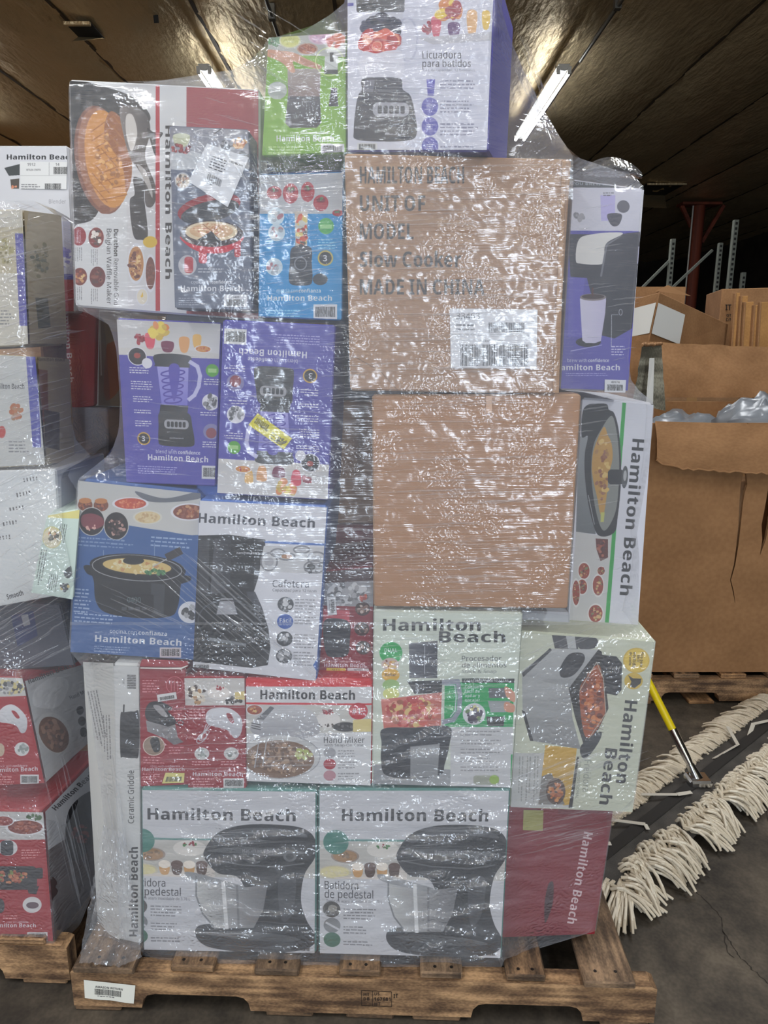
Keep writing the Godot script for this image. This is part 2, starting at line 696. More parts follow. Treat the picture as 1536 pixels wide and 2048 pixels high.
func slogan(p: Pad, a: String, b: String, x: float, y: float, cap: float, wd: float, c: Color, deg := 0.0) -> void:
	var d := Vector2.RIGHT.rotated(deg_to_rad(deg))
	p.text(a, x, y, cap, c, false, wd * 0.47, deg)
	p.text(b, x + d.x * wd * 0.5, y + d.y * wd * 0.5, cap, c, true, wd * 0.5, deg)

func blender_art(p: Pad) -> void:
	var pur := ink(76, 70, 154)
	var wh := ink(205, 203, 212)
	p.rect(0, 0, 715, 1100, pur)
	p.rect(0, 0, 715, 232, ink(176, 174, 176), ink(200, 198, 200))
	p.poly([0, 190, 300, 175, 715, 205, 715, 235, 0, 235], ink(190, 186, 184))
	p.bits(145, 130, 38, 38, [ink(150, 35, 50), ink(120, 25, 40)], 14, 0.3)
	p.curve([180, 95, 240, 95, 232, 180, 190, 180], ink(200, 70, 90))
	p.bits(275, 70, 55, 55, [ink(215, 190, 70), ink(205, 120, 60), ink(190, 160, 60)], 16, 0.4)
	p.curve([285, 140, 360, 140, 350, 200, 296, 200], ink(110, 40, 70))
	p.curve([398, 110, 460, 110, 450, 195, 408, 195], ink(205, 150, 95))
	p.curve([485, 90, 535, 90, 528, 165, 492, 165], ink(210, 165, 90))
	p.dish(550, 175, 55, 24, wh, [ink(190, 130, 70), ink(150, 40, 50)], 14)
	p.ell(125, 240, 62, 60, wh)
	p.ell(125, 240, 56, 54, ink(40, 36, 40))
	p.ell(125, 235, 22, 18, ink(150, 60, 50))
	p.ell(188, 282, 34, 34, wh)
	# jar
	p.curve([236, 228, 352, 214, 470, 228, 464, 290, 456, 300, 252, 300, 240, 285], ink(38, 38, 42), ink(85, 85, 90), true)
	p.poly([252, 300, 458, 300, 452, 550, 278, 550], ink(150, 146, 205), ink(112, 106, 186))
	for k in 5:
		p.ring(355, 340 + k * 45, 78 - k * 5, 18, 9, ink(70, 58, 150), -8)
	p.curve([330, 300, 400, 300, 375, 500, 350, 500], ink(80, 70, 160))
	p.line([468, 262, 515, 290, 534, 350, 526, 420, 498, 480, 462, 510], 26, ink(178, 176, 212))
	p.poly([270, 552, 458, 552, 452, 608, 262, 608], ink(22, 22, 25), ink(70, 70, 74), true)
	p.curve([262, 605, 356, 596, 462, 605, 486, 690, 502, 785, 488, 825, 380, 832, 270, 825, 250, 795, 254, 690], ink(58, 58, 60), ink(26, 26, 28))
	p.round_rect(292, 648, 462, 712, 28, ink(150, 150, 155))
	for k in 5:
		p.round_rect(312 + k * 27, 662, 332 + k * 27, 700, 8, ink(40, 40, 44))
	p.text("Hamilton Beach", 330, 778, 8, wh, true, 95)
	for b in [[70, 312, 150, 3], [75, 402, 150, 4], [85, 502, 150, 3], [88, 592, 140, 2], [92, 665, 120, 3], [560, 368, 120, 3], [540, 590, 140, 2], [560, 790, 120, 3]]:
		p.greek(b[0], b[1], b[2], b[3], 9, wh)
	p.ell(612, 312, 42, 42, ink(80, 150, 50))
	p.rect(585, 300, 640, 326, ink(150, 190, 120))
	p.ell(608, 522, 58, 56, wh)
	p.bits(608, 522, 54, 52, [ink(120, 120, 125), ink(160, 160, 165), ink(70, 70, 75)], 24)
	p.ell(618, 720, 56, 54, ink(120, 116, 160))
	p.ell(618, 730, 36, 36, ink(130, 60, 70))
	p.ell(147, 786, 46, 44, ink(190, 150, 60))
	p.ell(147, 786, 37, 35, ink(25, 25, 28))
	p.text("3", 132, 804, 36, wh, true)
	slogan(p, "blend with", "confidence", 230, 882, 25, 315, wh)
	brand(p, 172, 932, 40, 430, wh)
	p.greek(95, 975, 300, 4, 9, ink(160, 156, 205))
	p.barcode(558, 955, 700, 1048)

func mixer_art(p: Pad) -> void:
	var dk := ink(58, 60, 64)
	p.rect(0, 0, 695, 640, ink(188, 188, 193))
	p.rect(0, 190, 695, 335, ink(178, 175, 172))
	p.rect(60, 184, 695, 191, ink(75, 128, 122))
	p.dish(100, 248, 52, 26, ink(140, 125, 115), [ink(150, 115, 80), ink(110, 85, 60)])
	p.dish(62, 310, 62, 26, ink(190, 182, 160), [ink(205, 195, 150), ink(200, 190, 160)])
	p.ell(240, 222, 60, 30, ink(205, 200, 195))
	p.bits(240, 208, 34, 10, [ink(130, 35, 45), ink(60, 110, 60)], 10, 0.4)
	p.poly([60, 330, 330, 295, 330, 335, 60, 335], ink(200, 192, 185))
	for k in 4:
		p.curve([130 + k * 45, 295, 165 + k * 45, 295, 160 + k * 45, 325, 136 + k * 45, 325], ink(190, 145, 90) if k % 2 == 0 else ink(80, 60, 50))
		p.ell(148 + k * 45, 286, 22, 16, ink(225, 215, 205) if k % 2 == 0 else ink(95, 75, 70))
	p.ell(66, 196, 47, 46, ink(62, 118, 108))
	p.curve([292, 258, 300, 215, 345, 160, 430, 132, 540, 128, 640, 140, 688, 180, 690, 250, 652, 320, 640, 420, 660, 500, 692, 560, 680, 606, 600, 632, 470, 640, 320, 622, 268, 590, 258, 548, 290, 524, 400, 520, 460, 480, 420, 340, 340, 318], dk, ink(40, 42, 46), true)
	p.curve([300, 232, 420, 215, 560, 222, 660, 235, 560, 250, 420, 240], ink(92, 94, 98))
	p.poly([262, 332, 440, 372, 520, 360, 505, 460, 470, 535, 330, 540, 285, 480, 262, 410], ink(182, 182, 182), ink(110, 110, 114), true)
	p.curve([220, 318, 250, 316, 330, 338, 445, 372, 430, 384, 320, 362, 240, 342], ink(140, 142, 146))
	p.ell(560, 430, 46, 50, ink(48, 50, 54))
	p.curve([330, 178, 420, 146, 540, 142, 630, 154, 660, 176, 560, 168, 430, 170, 350, 196], ink(84, 86, 90))
	p.line([310, 262, 420, 284, 560, 290, 650, 276], 5, ink(96, 98, 102))
	p.ell(600, 250, 24, 20, ink(104, 106, 110))
	p.ell(600, 250, 14, 12, ink(70, 72, 76))
	p.curve([560, 340, 620, 330, 610, 470, 570, 500], ink(70, 72, 77))
	p.curve([290, 560, 400, 548, 560, 560, 640, 580, 560, 590, 400, 582], ink(82, 84, 88))
	p.line([262, 332, 262, 410, 285, 480, 330, 540], 6, ink(120, 122, 126))
	p.line([360, 356, 372, 538], 14, ink(206, 206, 208))
	p.line([410, 366, 416, 536], 8, ink(120, 120, 124))
	p.text("Hamilton Beach", 430, 236, 14, ink(150, 150, 154), true, 120)
	p.text("Batidora", 24, 376, 31, ink(55, 55, 60), false, 126)
	p.text("de pedestal", 24, 411, 31, ink(55, 55, 60), false, 182)
	p.text("Tazón de acero inoxidable de 3.78 L", 30, 428, 11, ink(95, 95, 100), false, 210)
	p.ell(50, 456, 33, 32, ink(70, 68, 66))
	p.ell(54, 452, 17, 14, ink(140, 136, 130))
	p.ell(52, 520, 32, 30, ink(120, 122, 126))
	p.line([30, 510, 76, 535], 8, ink(190, 190, 195))
	p.ell(52, 578, 32, 30, ink(60, 100, 82))
	p.greek(95, 452, 125, 4, 7, ink(120, 120, 125))
	p.greek(95, 522, 100, 3, 7, ink(120, 120, 125))
	p.greek(95, 582, 120, 2, 7, ink(120, 120, 125))
	brand(p, 88, 115, 43, 532, ink(45, 46, 50))
	p.barcode(600, 596, 680, 632, 24, Color(0, 0, 0, 0))

func pad_for(qa: Array, c: Color, s: int, k := YAW, upright := true) -> Pad:
	return Pad.new(qd(qa), c, s, k, upright)

func barcode_pad(qa: Array, c: Color, number: String, s: int) -> Pad:
	var p := pad_for(qa, c, s)
	p.units(100, 60)
	if number:
		p.text(number, 30, 16, 10, ink(50, 50, 50), false, 40)
	p.barcode(6, 16, 94, 58, 26, Color(0, 0, 0, 0), ink(30, 30, 30))
	return p

func build_load() -> void:
	var G := "boxed kitchen appliances on the wrapped pallet"
	var wh := ink(205, 205, 212)
	var blk := ink(30, 30, 33)
	var red := ink(138, 26, 38)
	var food1 := [ink(150, 70, 45), ink(190, 130, 70), ink(110, 45, 35), ink(205, 170, 110)]
	var veg := [ink(150, 160, 90), ink(180, 120, 130), ink(200, 190, 150), ink(110, 130, 70)]
	var gry := [ink(150, 150, 155), ink(90, 90, 95), ink(190, 190, 195)]

	# 1 waffle maker
	var qa := [137, 158, 520, 178, 520, 642, 150, 613]
	var p := pad_for(qa, ink(200, 200, 202), 1).view(100, 150, 3.657)
	p.poly([545, 60, 775, 60, 775, 1720, 575, 1720], ink(196, 194, 196))
	p.curve([125, 30, 240, 45, 400, 88, 560, 140, 680, 220, 735, 330, 600, 400, 420, 420, 300, 600, 320, 900, 355, 960, 350, 1010, 300, 1066, 200, 1092, 120, 1100], ink(44, 41, 40))
	p.ell(375, 622, 190, 402, ink(120, 74, 56), -9)
	p.ell(385, 622, 172, 385, ink(150, 98, 70), -9)
	p.ell(420, 615, 158, 362, ink(196, 132, 56), -9)
	p.curve([440, 270, 530, 330, 590, 520, 600, 740, 560, 860, 540, 700, 470, 560, 400, 420], ink(146, 86, 40))
	for k in 9:
		p.line([300 + k * 10, 420 + k * 62, 470 + k * 12, 300 + k * 72], 8, ink(160, 98, 40))
		p.line([290 + k * 22, 780 - k * 60, 420 + k * 20, 930 - k * 62], 8, ink(160, 98, 40))
	p.bits(430, 640, 110, 260, [ink(150, 92, 38), ink(214, 154, 76)], 40, 0.12)
	p.curve([515, 240, 640, 240, 715, 310, 735, 420, 700, 560, 706, 640, 760, 770, 785, 880, 748, 965, 700, 945, 692, 780, 640, 680, 590, 610, 540, 440], ink(120, 112, 108), ink(64, 58, 56), true)
	p.curve([560, 300, 610, 300, 640, 430, 600, 560, 560, 440], ink(196, 190, 184))
	p.curve([640, 660, 700, 700, 745, 820, 750, 900, 715, 820], ink(170, 164, 160))
	p.curve([612, 752, 680, 768, 708, 830, 690, 885, 718, 1170, 664, 1206, 612, 1170, 585, 930, 622, 872], ink(48, 46, 47))
	p.curve([712, 390, 760, 420, 828, 425, 790, 500, 798, 600, 770, 590, 740, 500], ink(38, 36, 38))
	p.ell(400, 985, 42, 32, ink(128, 76, 54))
	p.poly([775, 68, 803, 68, 806, 1725, 774, 1725], ink(168, 32, 46))
	for a in [[213, 1180, 53, 68, red], [340, 1190, 56, 74, ink(120, 40, 36)], [220, 1475, 53, 64, ink(110, 40, 30)], [350, 1478, 58, 76, ink(96, 34, 34)]]:
		p.ell(a[0], a[1], a[2], a[3], a[4])
	p.bits(340, 1190, 44, 58, [ink(60, 40, 36), ink(220, 210, 200), ink(150, 90, 70)], 18, 0.3)
	p.bits(220, 1475, 42, 52, food1, 22, 0.26)
	p.bits(350, 1478, 44, 58, [ink(120, 60, 46), ink(70, 34, 32)], 16, 0.3)
	p.text("Durathon", 196, 1138, 18, wh, true, 84, 90)
	p.text("ceramic", 216, 1138, 16, wh, false, 80, 90)
	p.text("Durathon", 470, 1130, 33, blk, true, 196, 90)
	p.text("Removable Grid", 470, 1344, 33, ink(60, 60, 64), false, 338, 90)
	p.text("Belgian Waffle Maker", 418, 1126, 34, ink(60, 60, 64), false, 552, 90)
	for a in [[235, 1262], [350, 1276], [235, 1548], [350, 1564]]:
		p.greek(a[0], a[1], 120, 4, 8, ink(125, 125, 128), 90)
	p.dish(632, 1380, 64, 150, wh, [ink(176, 120, 66), ink(140, 80, 44), ink(210, 170, 110), ink(90, 40, 30)], 60)
	p.dish(737, 1450, 40, 140, wh, [ink(104, 54, 40), ink(130, 66, 48)], 30)
	p.ell(735, 1222, 52, 42, ink(205, 168, 40))
	p.dish(676, 1622, 44, 66, wh, [ink(210, 200, 180), ink(214, 170, 50)], 10)
	brand(p, 846, 372, 46, 1120, blk, 90)
	p.rect(1000, 20, 1700, 1800, ink(150, 62, 68))
	carton("waffle_maker_box", "white appliance box showing a round waffle maker, red stripe and upright lettering", G, qa, 1.335, 0.3, ink(200, 200, 202), p)

	# 2 quesadilla maker
	qa = [338, 250, 498, 258, 504, 623, 349, 618]
	p = pad_for(qa, ink(96, 102, 120), 2).view(100, 150, 3.657)
	p.rect(840, 340, 1480, 692, ink(118, 118, 130), ink(160, 160, 166))
	p.curve([870, 600, 1000, 560, 1120, 590, 1060, 680, 900, 690], ink(176, 178, 184))
	p.curve([905, 440, 1020, 440, 1000, 520, 925, 520], ink(176, 178, 150))
	p.ell(962, 445, 58, 18, ink(196, 198, 176))
	p.ring(1165, 425, 102, 30, 6, ink(180, 180, 186))
	p.line([1205, 430, 1290, 368], 8, ink(50, 50, 56))
	p.bits(960, 540, 90, 36, [ink(120, 34, 40), ink(90, 30, 34), ink(150, 60, 60)], 34, 0.3)
	p.bits(1380, 500, 60, 40, [ink(190, 130, 80), ink(205, 160, 110), ink(170, 100, 60)], 30, 0.3)
	p.bits(1290, 530, 60, 50, gry, 26, 0.3)
	p.bits(1410, 590, 60, 26, [ink(40, 40, 44), ink(70, 70, 74)], 16, 0.4)
	p.dish(972, 776, 58, 62, ink(170, 170, 176), [ink(190, 176, 160), ink(90, 80, 76), ink(150, 110, 90)])
	p.ell(1165, 972, 236, 96, red, -13)
	p.ell(1172, 1000, 218, 76, ink(44, 44, 50), -13)
	for k in 5:
		p.ring(1172, 1002, 200 - k * 26, 68 - k * 9, 4, ink(66, 66, 72), -13)
	p.curve([960, 1180, 1180, 1230, 1410, 1180, 1370, 1250, 1280, 1300, 1120, 1300, 1010, 1250], ink(186, 36, 54))
	p.round_rect(1090, 1270, 1150, 1380, 20, ink(180, 44, 60))
	p.round_rect(1350, 1200, 1396, 1334, 18, ink(170, 34, 50))
	p.ell(1184, 1162, 232, 96, ink(52, 36, 42))
	p.ell(1182, 1146, 192, 74, ink(206, 188, 158))
	p.ell(1182, 1142, 160, 56, ink(196, 160, 124))
	p.bits(1182, 1130, 150, 46, [ink(180, 120, 80), ink(210, 180, 140), ink(170, 100, 66)], 40, 0.16)
	p.poly([1182, 1142, 1072, 1212, 1180, 1236, 1262, 1222], ink(44, 42, 46))
	p.line([1182, 1142, 1120, 1092], 5, ink(140, 90, 60))
	p.line([1182, 1142, 1250, 1096], 5, ink(140, 90, 60))
	p.ell(1008, 1392, 68, 74, ink(170, 168, 174))
	p.round_rect(985, 1330, 1050, 1450, 24, ink(164, 50, 60))
	p.greek(1085, 1416, 215, 2, 12, ink(176, 178, 188))
	slogan(p, "cook with", "confidence", 1035, 1527, 25, 298, wh)
	brand(p, 957, 1582, 42, 452, wh)
	p.greek(942, 1630, 200, 4, 9, ink(160, 162, 174))
	p.rect(1272, 1606, 1444, 1696, wh)
	p.text("25409", 1325, 1632, 14, blk, false, 60)
	p.barcode(1280, 1630, 1436, 1700, 30, Color(0, 0, 0, 0))
	var t := carton("quesadilla_maker_box", "slate grey box with a red quesadilla maker and a white label stuck askew", G, qa, 1.262, 0.068, ink(90, 95, 112), p)
	qa = card([1150, 500, 1455, 605, 1300, 966, 1012, 778], 100, 150, 3.657)
	p = pad_for(qa, ink(205, 206, 212), 3).view(100, 150, 3.657)
	p.greek(1190, 590, 130, 5, 12, ink(60, 60, 66), 20)
	p.greek(1310, 628, 90, 1, 14, ink(40, 40, 44), 20)
	p.text("RETURN", 1322, 640, 14, ink(40, 40, 44), true, 90, 20)
	for k in 22:
		var o := k * 4.6
		p.line([1160 + o, 712 + o * 0.6, 1146 + o, 762 + o * 0.6], [2.0, 3.4, 1.6][k % 3], ink(40, 40, 44))
	p.greek(1150, 772, 60, 2, 8, ink(70, 70, 74), 22)
	sticker(t, "return_label", qa, p, "white paper label with a barcode, stuck on askew")

	# 3 chopper
	qa = [536, 74, 692, 64, 693, 306, 523, 313]
	p = pad_for(qa, ink(116, 162, 48), 4).view(500, 0, 3.0)
	p.poly([90, 180, 600, 180, 600, 345, 300, 335, 90, 310], ink(168, 168, 164))
	p.bits(150, 250, 40, 30, [ink(90, 130, 90), ink(60, 100, 70)], 14, 0.4)
	p.dish(240, 245, 65, 45, ink(190, 190, 150), [ink(190, 190, 110), ink(170, 170, 90)])
	p.dish(420, 225, 70, 45, ink(190, 170, 185), [ink(190, 150, 170), ink(170, 130, 160)])
	p.dish(345, 295, 62, 34, ink(170, 130, 110), [ink(140, 70, 50), ink(170, 100, 70)], 40)
	p.bits(520, 250, 60, 40, [ink(180, 70, 50), ink(200, 110, 80)], 20, 0.4)
	p.ell(165, 545, 58, 54, ink(160, 165, 160))
	p.ell(165, 520, 52, 22, ink(186, 188, 186))
	p.poly([225, 415, 425, 415, 420, 585, 230, 585], ink(150, 140, 136), ink(120, 100, 98))
	p.poly([228, 580, 420, 580, 427, 740, 400, 768, 240, 768, 212, 740], ink(74, 74, 84), ink(40, 40, 48))
	p.curve([100, 300, 180, 306, 262, 318, 340, 356, 428, 398, 410, 416, 330, 398, 262, 372, 268, 412, 272, 432, 248, 438, 205, 390, 160, 362, 100, 335], ink(192, 142, 118))
	p.curve([300, 350, 360, 372, 425, 402, 400, 412, 330, 392], ink(172, 120, 98))
	p.ring(478, 372, 84, 84, 5, ink(200, 210, 150))
	p.poly([450, 340, 530, 340, 525, 445, 445, 445], ink(190, 192, 190))
	p.rect(480, 318, 502, 372, ink(44, 44, 46))
	p.rect(446, 420, 528, 446, ink(60, 60, 62))
	p.poly([488, 530, 522, 530, 530, 640, 472, 640], ink(44, 46, 52))
	slogan(p, "chop with", "confidence", 240, 806, 16, 230, wh)
	brand(p, 160, 850, 36, 345, wh)
	p.greek(110, 880, 220, 3, 10, ink(170, 200, 120))
	p.barcode(425, 864, 566, 930)
	carton("food_chopper_box", "lime green box with a hand pressing down a small chopper", G, qa, 1.29, 0.2, ink(112, 158, 46), p)

	# 4 licuadora
	qa = [693, -70, 992, -72, 976, 303, 694, 303]
	p = pad_for(qa, ink(196, 196, 210), 5, 0.3).view(500, 0, 3.0)
	p.rect(570, -260, 700, 40, ink(196, 196, 210))
	p.poly([580, 22, 622, 20, 622, 36, 580, 40], ink(76, 70, 154))
	p.round_rect(640, -180, 930, 80, 20, ink(30, 30, 34), ink(92, 92, 98), true)
	p.poly([660, 75, 920, 75, 908, 480, 676, 480], ink(188, 188, 200))
	p.ring(945, 240, 60, 130, 12, ink(178, 178, 196))
	p.bits(790, 165, 130, 70, [ink(36, 36, 58), ink(50, 50, 74), ink(28, 28, 46)], 70, 0.34)
	p.bits(785, 265, 125, 76, [ink(180, 44, 40), ink(206, 80, 60), ink(160, 30, 34), ink(214, 130, 100)], 60, 0.4)
	p.curve([672, 318, 760, 322, 830, 306, 912, 316, 905, 470, 676, 470], ink(205, 204, 214))
	p.curve([676, 475, 790, 466, 905, 475, 918, 538, 966, 580, 994, 700, 1002, 800, 960, 842, 800, 850, 640, 838, 624, 785, 634, 660, 650, 575, 672, 540], ink(70, 70, 80), ink(42, 42, 50))
	p.poly([690, 482, 750, 480, 740, 556, 680, 552], ink(100, 100, 112))
	p.round_rect(738, 616, 956, 702, 36, ink(150, 150, 158))
	for k in 5:
		p.round_rect(768 + k * 34, 636, 794 + k * 34, 684, 10, ink(58, 58, 66))
	p.text("Hamilton Beach", 812, 812, 10, wh, true, 120)
	p.bits(1060, 160, 36, 46, [ink(150, 40, 60), ink(120, 30, 50)], 16, 0.3)
	p.curve([1090, 110, 1146, 110, 1136, 216, 1100, 216], ink(200, 90, 110))
	p.bits(1200, 70, 70, 66, [ink(220, 190, 60), ink(200, 120, 60), ink(150, 50, 60)], 20, 0.45)
	p.curve([1190, 145, 1258, 145, 1246, 235, 1204, 235], ink(96, 60, 110))
	p.curve([1304, 75, 1362, 75, 1352, 205, 1312, 205], ink(214, 170, 120))
	p.curve([1394, 75, 1440, 75, 1432, 170, 1400, 170], ink(216, 180, 80))
	p.poly([1010, 230, 1460, 190, 1460, 245, 1100, 270], ink(180, 178, 186))
	p.text("Licuadora", 1036, 354, 46, ink(55, 55, 62), false, 232)
	p.text("para batidos", 1036, 404, 42, ink(55, 55, 62), false, 290)
	p.text("1.4 L de capacidad, 12 funciones", 1036, 430, 14, ink(110, 110, 120), false, 315)
	p.poly([1060, 478, 1112, 478, 1104, 576, 1068, 576], ink(84, 78, 166))
	for k in 3:
		p.ell(1081, 642 + k * 118, 50, 55, ink(96, 92, 168))
		p.greek(1060, 630 + k * 118, 42, 3, 7, wh)
		p.greek(1142, 606 + k * 136, 235, 4, 12, ink(130, 130, 150))
	p.greek(1142, 484, 240, 3, 12, ink(130, 130, 150))
	p.barcode(645, 858, 765, 906)
	carton("smoothie_blender_box", "white box on top with a berry-filled blender and violet sides", G, qa, 1.262, 0.22, ink(76, 70, 154), p, 0.3)

	# 5 personal blender
	qa = [519, 348, 687, 343, 684, 641, 516, 634]
	p = pad_for(qa, ink(26, 132, 192), 6).view(500, 280, 3.072)
	p.poly([40, 190, 600, 190, 600, 455, 40, 455], ink(160, 162, 168), ink(176, 176, 180))
	for a in [[250, 330, 48, 62], [355, 320, 42, 62], [436, 388, 46, 50], [150, 325, 46, 40], [540, 450, 34, 20]]:
		p.ell(a[0], a[1], a[2], a[3], ink(158, 30, 46))
		p.ell(a[0], a[1] - a[3] * 0.35, a[2] * 0.6, a[3] * 0.3, ink(110, 20, 34))
		p.bits(a[0], a[1] - a[3] * 0.4, 18, 12, [ink(60, 100, 50)], 4, 0.5)
	p.poly([275, 440, 356, 440, 352, 665, 280, 665], ink(190, 180, 170))
	p.bits(316, 560, 38, 110, [ink(200, 80, 50), ink(205, 180, 90), ink(150, 40, 44), ink(190, 190, 180), ink(80, 70, 60)], 60, 0.36)
	p.curve([262, 660, 372, 660, 380, 760, 384, 860, 360, 892, 268, 892, 240, 860, 246, 760], ink(52, 54, 64), ink(34, 36, 44))
	p.ring(312, 760, 36, 38, 8, ink(120, 122, 130))
	p.ell(432, 856, 46, 36, ink(46, 50, 60))
	p.ell(468, 530, 48, 50, ink(70, 160, 80))
	p.rect(432, 520, 505, 545, ink(140, 195, 130))
	p.ell(464, 726, 48, 48, ink(190, 170, 90))
	p.ell(464, 726, 38, 38, ink(50, 52, 56))
	p.text("3", 449, 746, 38, wh, true)
	for a in [[160, 470], [165, 570], [150, 780]]:
		p.ell(a[0], a[1], 52, 54, ink(190, 205, 214))
		p.bits(a[0], a[1], 40, 42, [ink(160, 100, 110), ink(150, 160, 170), ink(200, 200, 200)], 12, 0.3)
	p.greek(420, 610, 120, 4, 10, ink(130, 195, 225))
	slogan(p, "mezcla con", "confianza", 165, 938, 24, 270, wh)
	brand(p, 108, 988, 34, 396, wh)
	p.greek(100, 1045, 260, 3, 10, ink(130, 195, 225))
	p.barcode(390, 1010, 536, 1102, 30, wh)
	carton("personal_blender_box", "bright blue box with red peppers above a single-serve blender", G, qa, 1.275, 0.2, ink(20, 120, 185), p)

	# 6 slow cooker case
	qa = [689, 306, 1143, 318, 1113, 788, 700, 781]
	var kraft: Color = ink(152, 116, 86)
	p = pad_for(qa, kraft, 7).view(500, 280, 3.072)
	for k in 60:
		p.rect(560 + k * 26, 60, 561.5 + k * 26, 1700, kraft.darkened(p.rng.randf_range(0.015, 0.05)))
	p.line([640, 1330, 800, 1420, 900, 1530, 980, 1570], 5, kraft.darkened(0.22))
	var sten := ink(52, 46, 42)
	p.text("HAMILTON BEACH", 675, 268, 104, sten, true, 640)
	p.text("UNIT OF", 675, 438, 96, sten, true, 402)
	p.text("MODEL", 675, 610, 96, sten, true, 330)
	p.text("Slow Cooker", 675, 782, 96, sten, true, 620)
	p.text("MADE IN CHINA", 675, 950, 94, sten, true, 765)
	t = carton("slow_cooker_case", "brown cardboard case with black stencilled lettering and a white barcode label", G, qa, 1.245, 0.38, kraft, p, YAW, {"body": M.kraft})
	qa = card([0, 1232, 640, 1240, 632, 1672, 5, 1668], 900, 280, 3.657)
	p = pad_for(qa, ink(206, 206, 212), 8).view(900, 280, 3.657)
	p.text("33463", 45, 1310, 46, ink(60, 60, 64), false, 172)
	p.greek(45, 1348, 165, 2, 18, ink(110, 110, 114))
	p.barcode(255, 1318, 572, 1426, 40, Color(0, 0, 0, 0), ink(40, 40, 44))
	p.rect(10, 1418, 625, 1422, ink(110, 110, 114))
	p.text("344", 545, 1440, 12, ink(60, 60, 64), false, 34)
	p.text("10 40094 034633", 225, 1478, 14, ink(90, 90, 94), false, 160)
	p.barcode(30, 1460, 620, 1690, 52, Color(0, 0, 0, 0), ink(36, 36, 40))
	sticker(t, "barcode_label", qa, p, "white label with the number 33463 and two barcodes")
	# loose corner strip at its right edge
	var i6: Array = t.get_meta("px")
	part(t, "corner_flap", hexa([at(Vector2(1105, 786), 1.241), at(Vector2(1118, 787), 1.241), at(Vector2(1124, 322), 1.241), at(Vector2(1133, 324), 1.241), at(Vector2(1105, 786), 1.2445), at(Vector2(1118, 787), 1.2445), at(Vector2(1124, 322), 1.2445), at(Vector2(1133, 324), 1.2445)], 0.001), M.kraft).position = -i6[2]

	# 7 coffee maker, single serve
	qa = [1146, 358, 1289, 377, 1256, 784, 1120, 780]
	p = pad_for(qa, ink(82, 76, 156), 9).view(900, 280, 3.657)
	p.poly([880, 250, 1440, 300, 1440, 352, 880, 348], ink(72, 74, 80))
	p.text("HOW YOU BREW IS UP TO YOU", 780, 326, 19, ink(150, 152, 158), true, 600, 1.2)
	p.poly([880, 348, 1440, 352, 1400, 668, 880, 664], ink(190, 188, 200))
	p.poly([1402, 350, 1440, 352, 1330, 1900, 1300, 1900], ink(196, 196, 204))
	p.poly([1098, 405, 1208, 405, 1204, 592, 1104, 592], ink(168, 160, 204))
	p.greek(1120, 385, 80, 2, 10, ink(90, 90, 100))
	p.ell(1266, 488, 46, 46, ink(84, 82, 92))
	p.curve([1150, 545, 1252, 545, 1232, 622, 1180, 625], ink(70, 68, 78))
	p.bits(945, 560, 34, 40, [ink(110, 108, 116), ink(140, 138, 146)], 12, 0.4)
	p.poly([860, 690, 1120, 690, 1240, 690, 1390, 672, 1384, 780, 1330, 1378, 1200, 1452, 1110, 1430, 1000, 1010, 880, 1000], ink(58, 56, 66), ink(40, 40, 48))
	p.poly([870, 1010, 985, 1010, 968, 1180, 960, 1440, 860, 1440], ink(92, 86, 172))
	p.curve([940, 730, 1040, 690, 1200, 676, 1260, 690, 1140, 760, 1126, 880, 1090, 912, 960, 906, 918, 880], ink(205, 202, 200))
	p.poly([1140, 760, 1258, 694, 1250, 706, 1150, 772, 1110, 1000, 1095, 1000], ink(104, 104, 112))
	p.poly([1376, 780, 1388, 780, 1380, 905, 1368, 905], ink(170, 168, 190))
	p.ell(1010, 1478, 92, 36, ink(40, 38, 46))
	p.poly([948, 1160, 1140, 1150, 1134, 1262, 1102, 1470, 1060, 1486, 990, 1484, 966, 1466], ink(198, 194, 214), ink(178, 172, 200), true)
	p.ell(1045, 1150, 96, 26, ink(120, 110, 110))
	p.ell(1045, 1146, 82, 18, ink(60, 44, 44))
	p.line([1042, 1080, 1042, 1140], 10, ink(80, 40, 36))
	p.line([1178, 1510, 1180, 1278, 1230, 1278], 3, wh)
	p.ring(1246, 1260, 12, 22, 4, ink(170, 170, 180))
	p.greek(1178, 1508, 110, 4, 11, ink(190, 186, 214))
	p.poly([880, 1540, 1110, 1496, 1110, 1502, 880, 1548], ink(150, 146, 200))
	slogan(p, "brew with", "confidence", 858, 1624, 25, 304, wh)
	brand(p, 770, 1684, 42, 470, wh)
	p.greek(845, 1705, 380, 2, 8, ink(160, 156, 210))
	t = carton("coffee_maker_box", "violet box with a single-serve coffee maker filling a white tumbler", G, qa, 1.305, 0.3, ink(180, 180, 190), p)
	qa = card([1132, 1752, 1288, 1756, 1282, 1848, 1130, 1844], 900, 280, 3.657)
	sticker(t, "barcode_label", qa, barcode_pad(qa, ink(200, 200, 206), "49974", 10))

	# 8, 9 blenders
	qa = [232, 636, 443, 645, 431, 973, 252, 966]
	p = pad_for(qa, ink(76, 70, 154), 11)
	blender_art(p.units(660, 1100))
	carton("blender_box", "violet blender box standing upright above the blue slow cooker box", G, qa, 1.29, 0.24, ink(74, 68, 160), p)
	qa = [445, 639, 671, 650, 657, 1001, 433, 988]
	p = pad_for(qa, ink(76, 70, 154), 12)
	blender_art(p.units(715, 1100, true))
	t = carton("blender_box", "violet blender box standing upside down with a yellow sticker", G, qa, 1.262, 0.24, ink(74, 68, 160), p)
	qa = card([945, 660, 1165, 822, 1112, 892, 886, 735], 220, 620, 3.2)
	p = pad_for(qa, ink(206, 196, 40), 13).view(220, 620, 3.2)
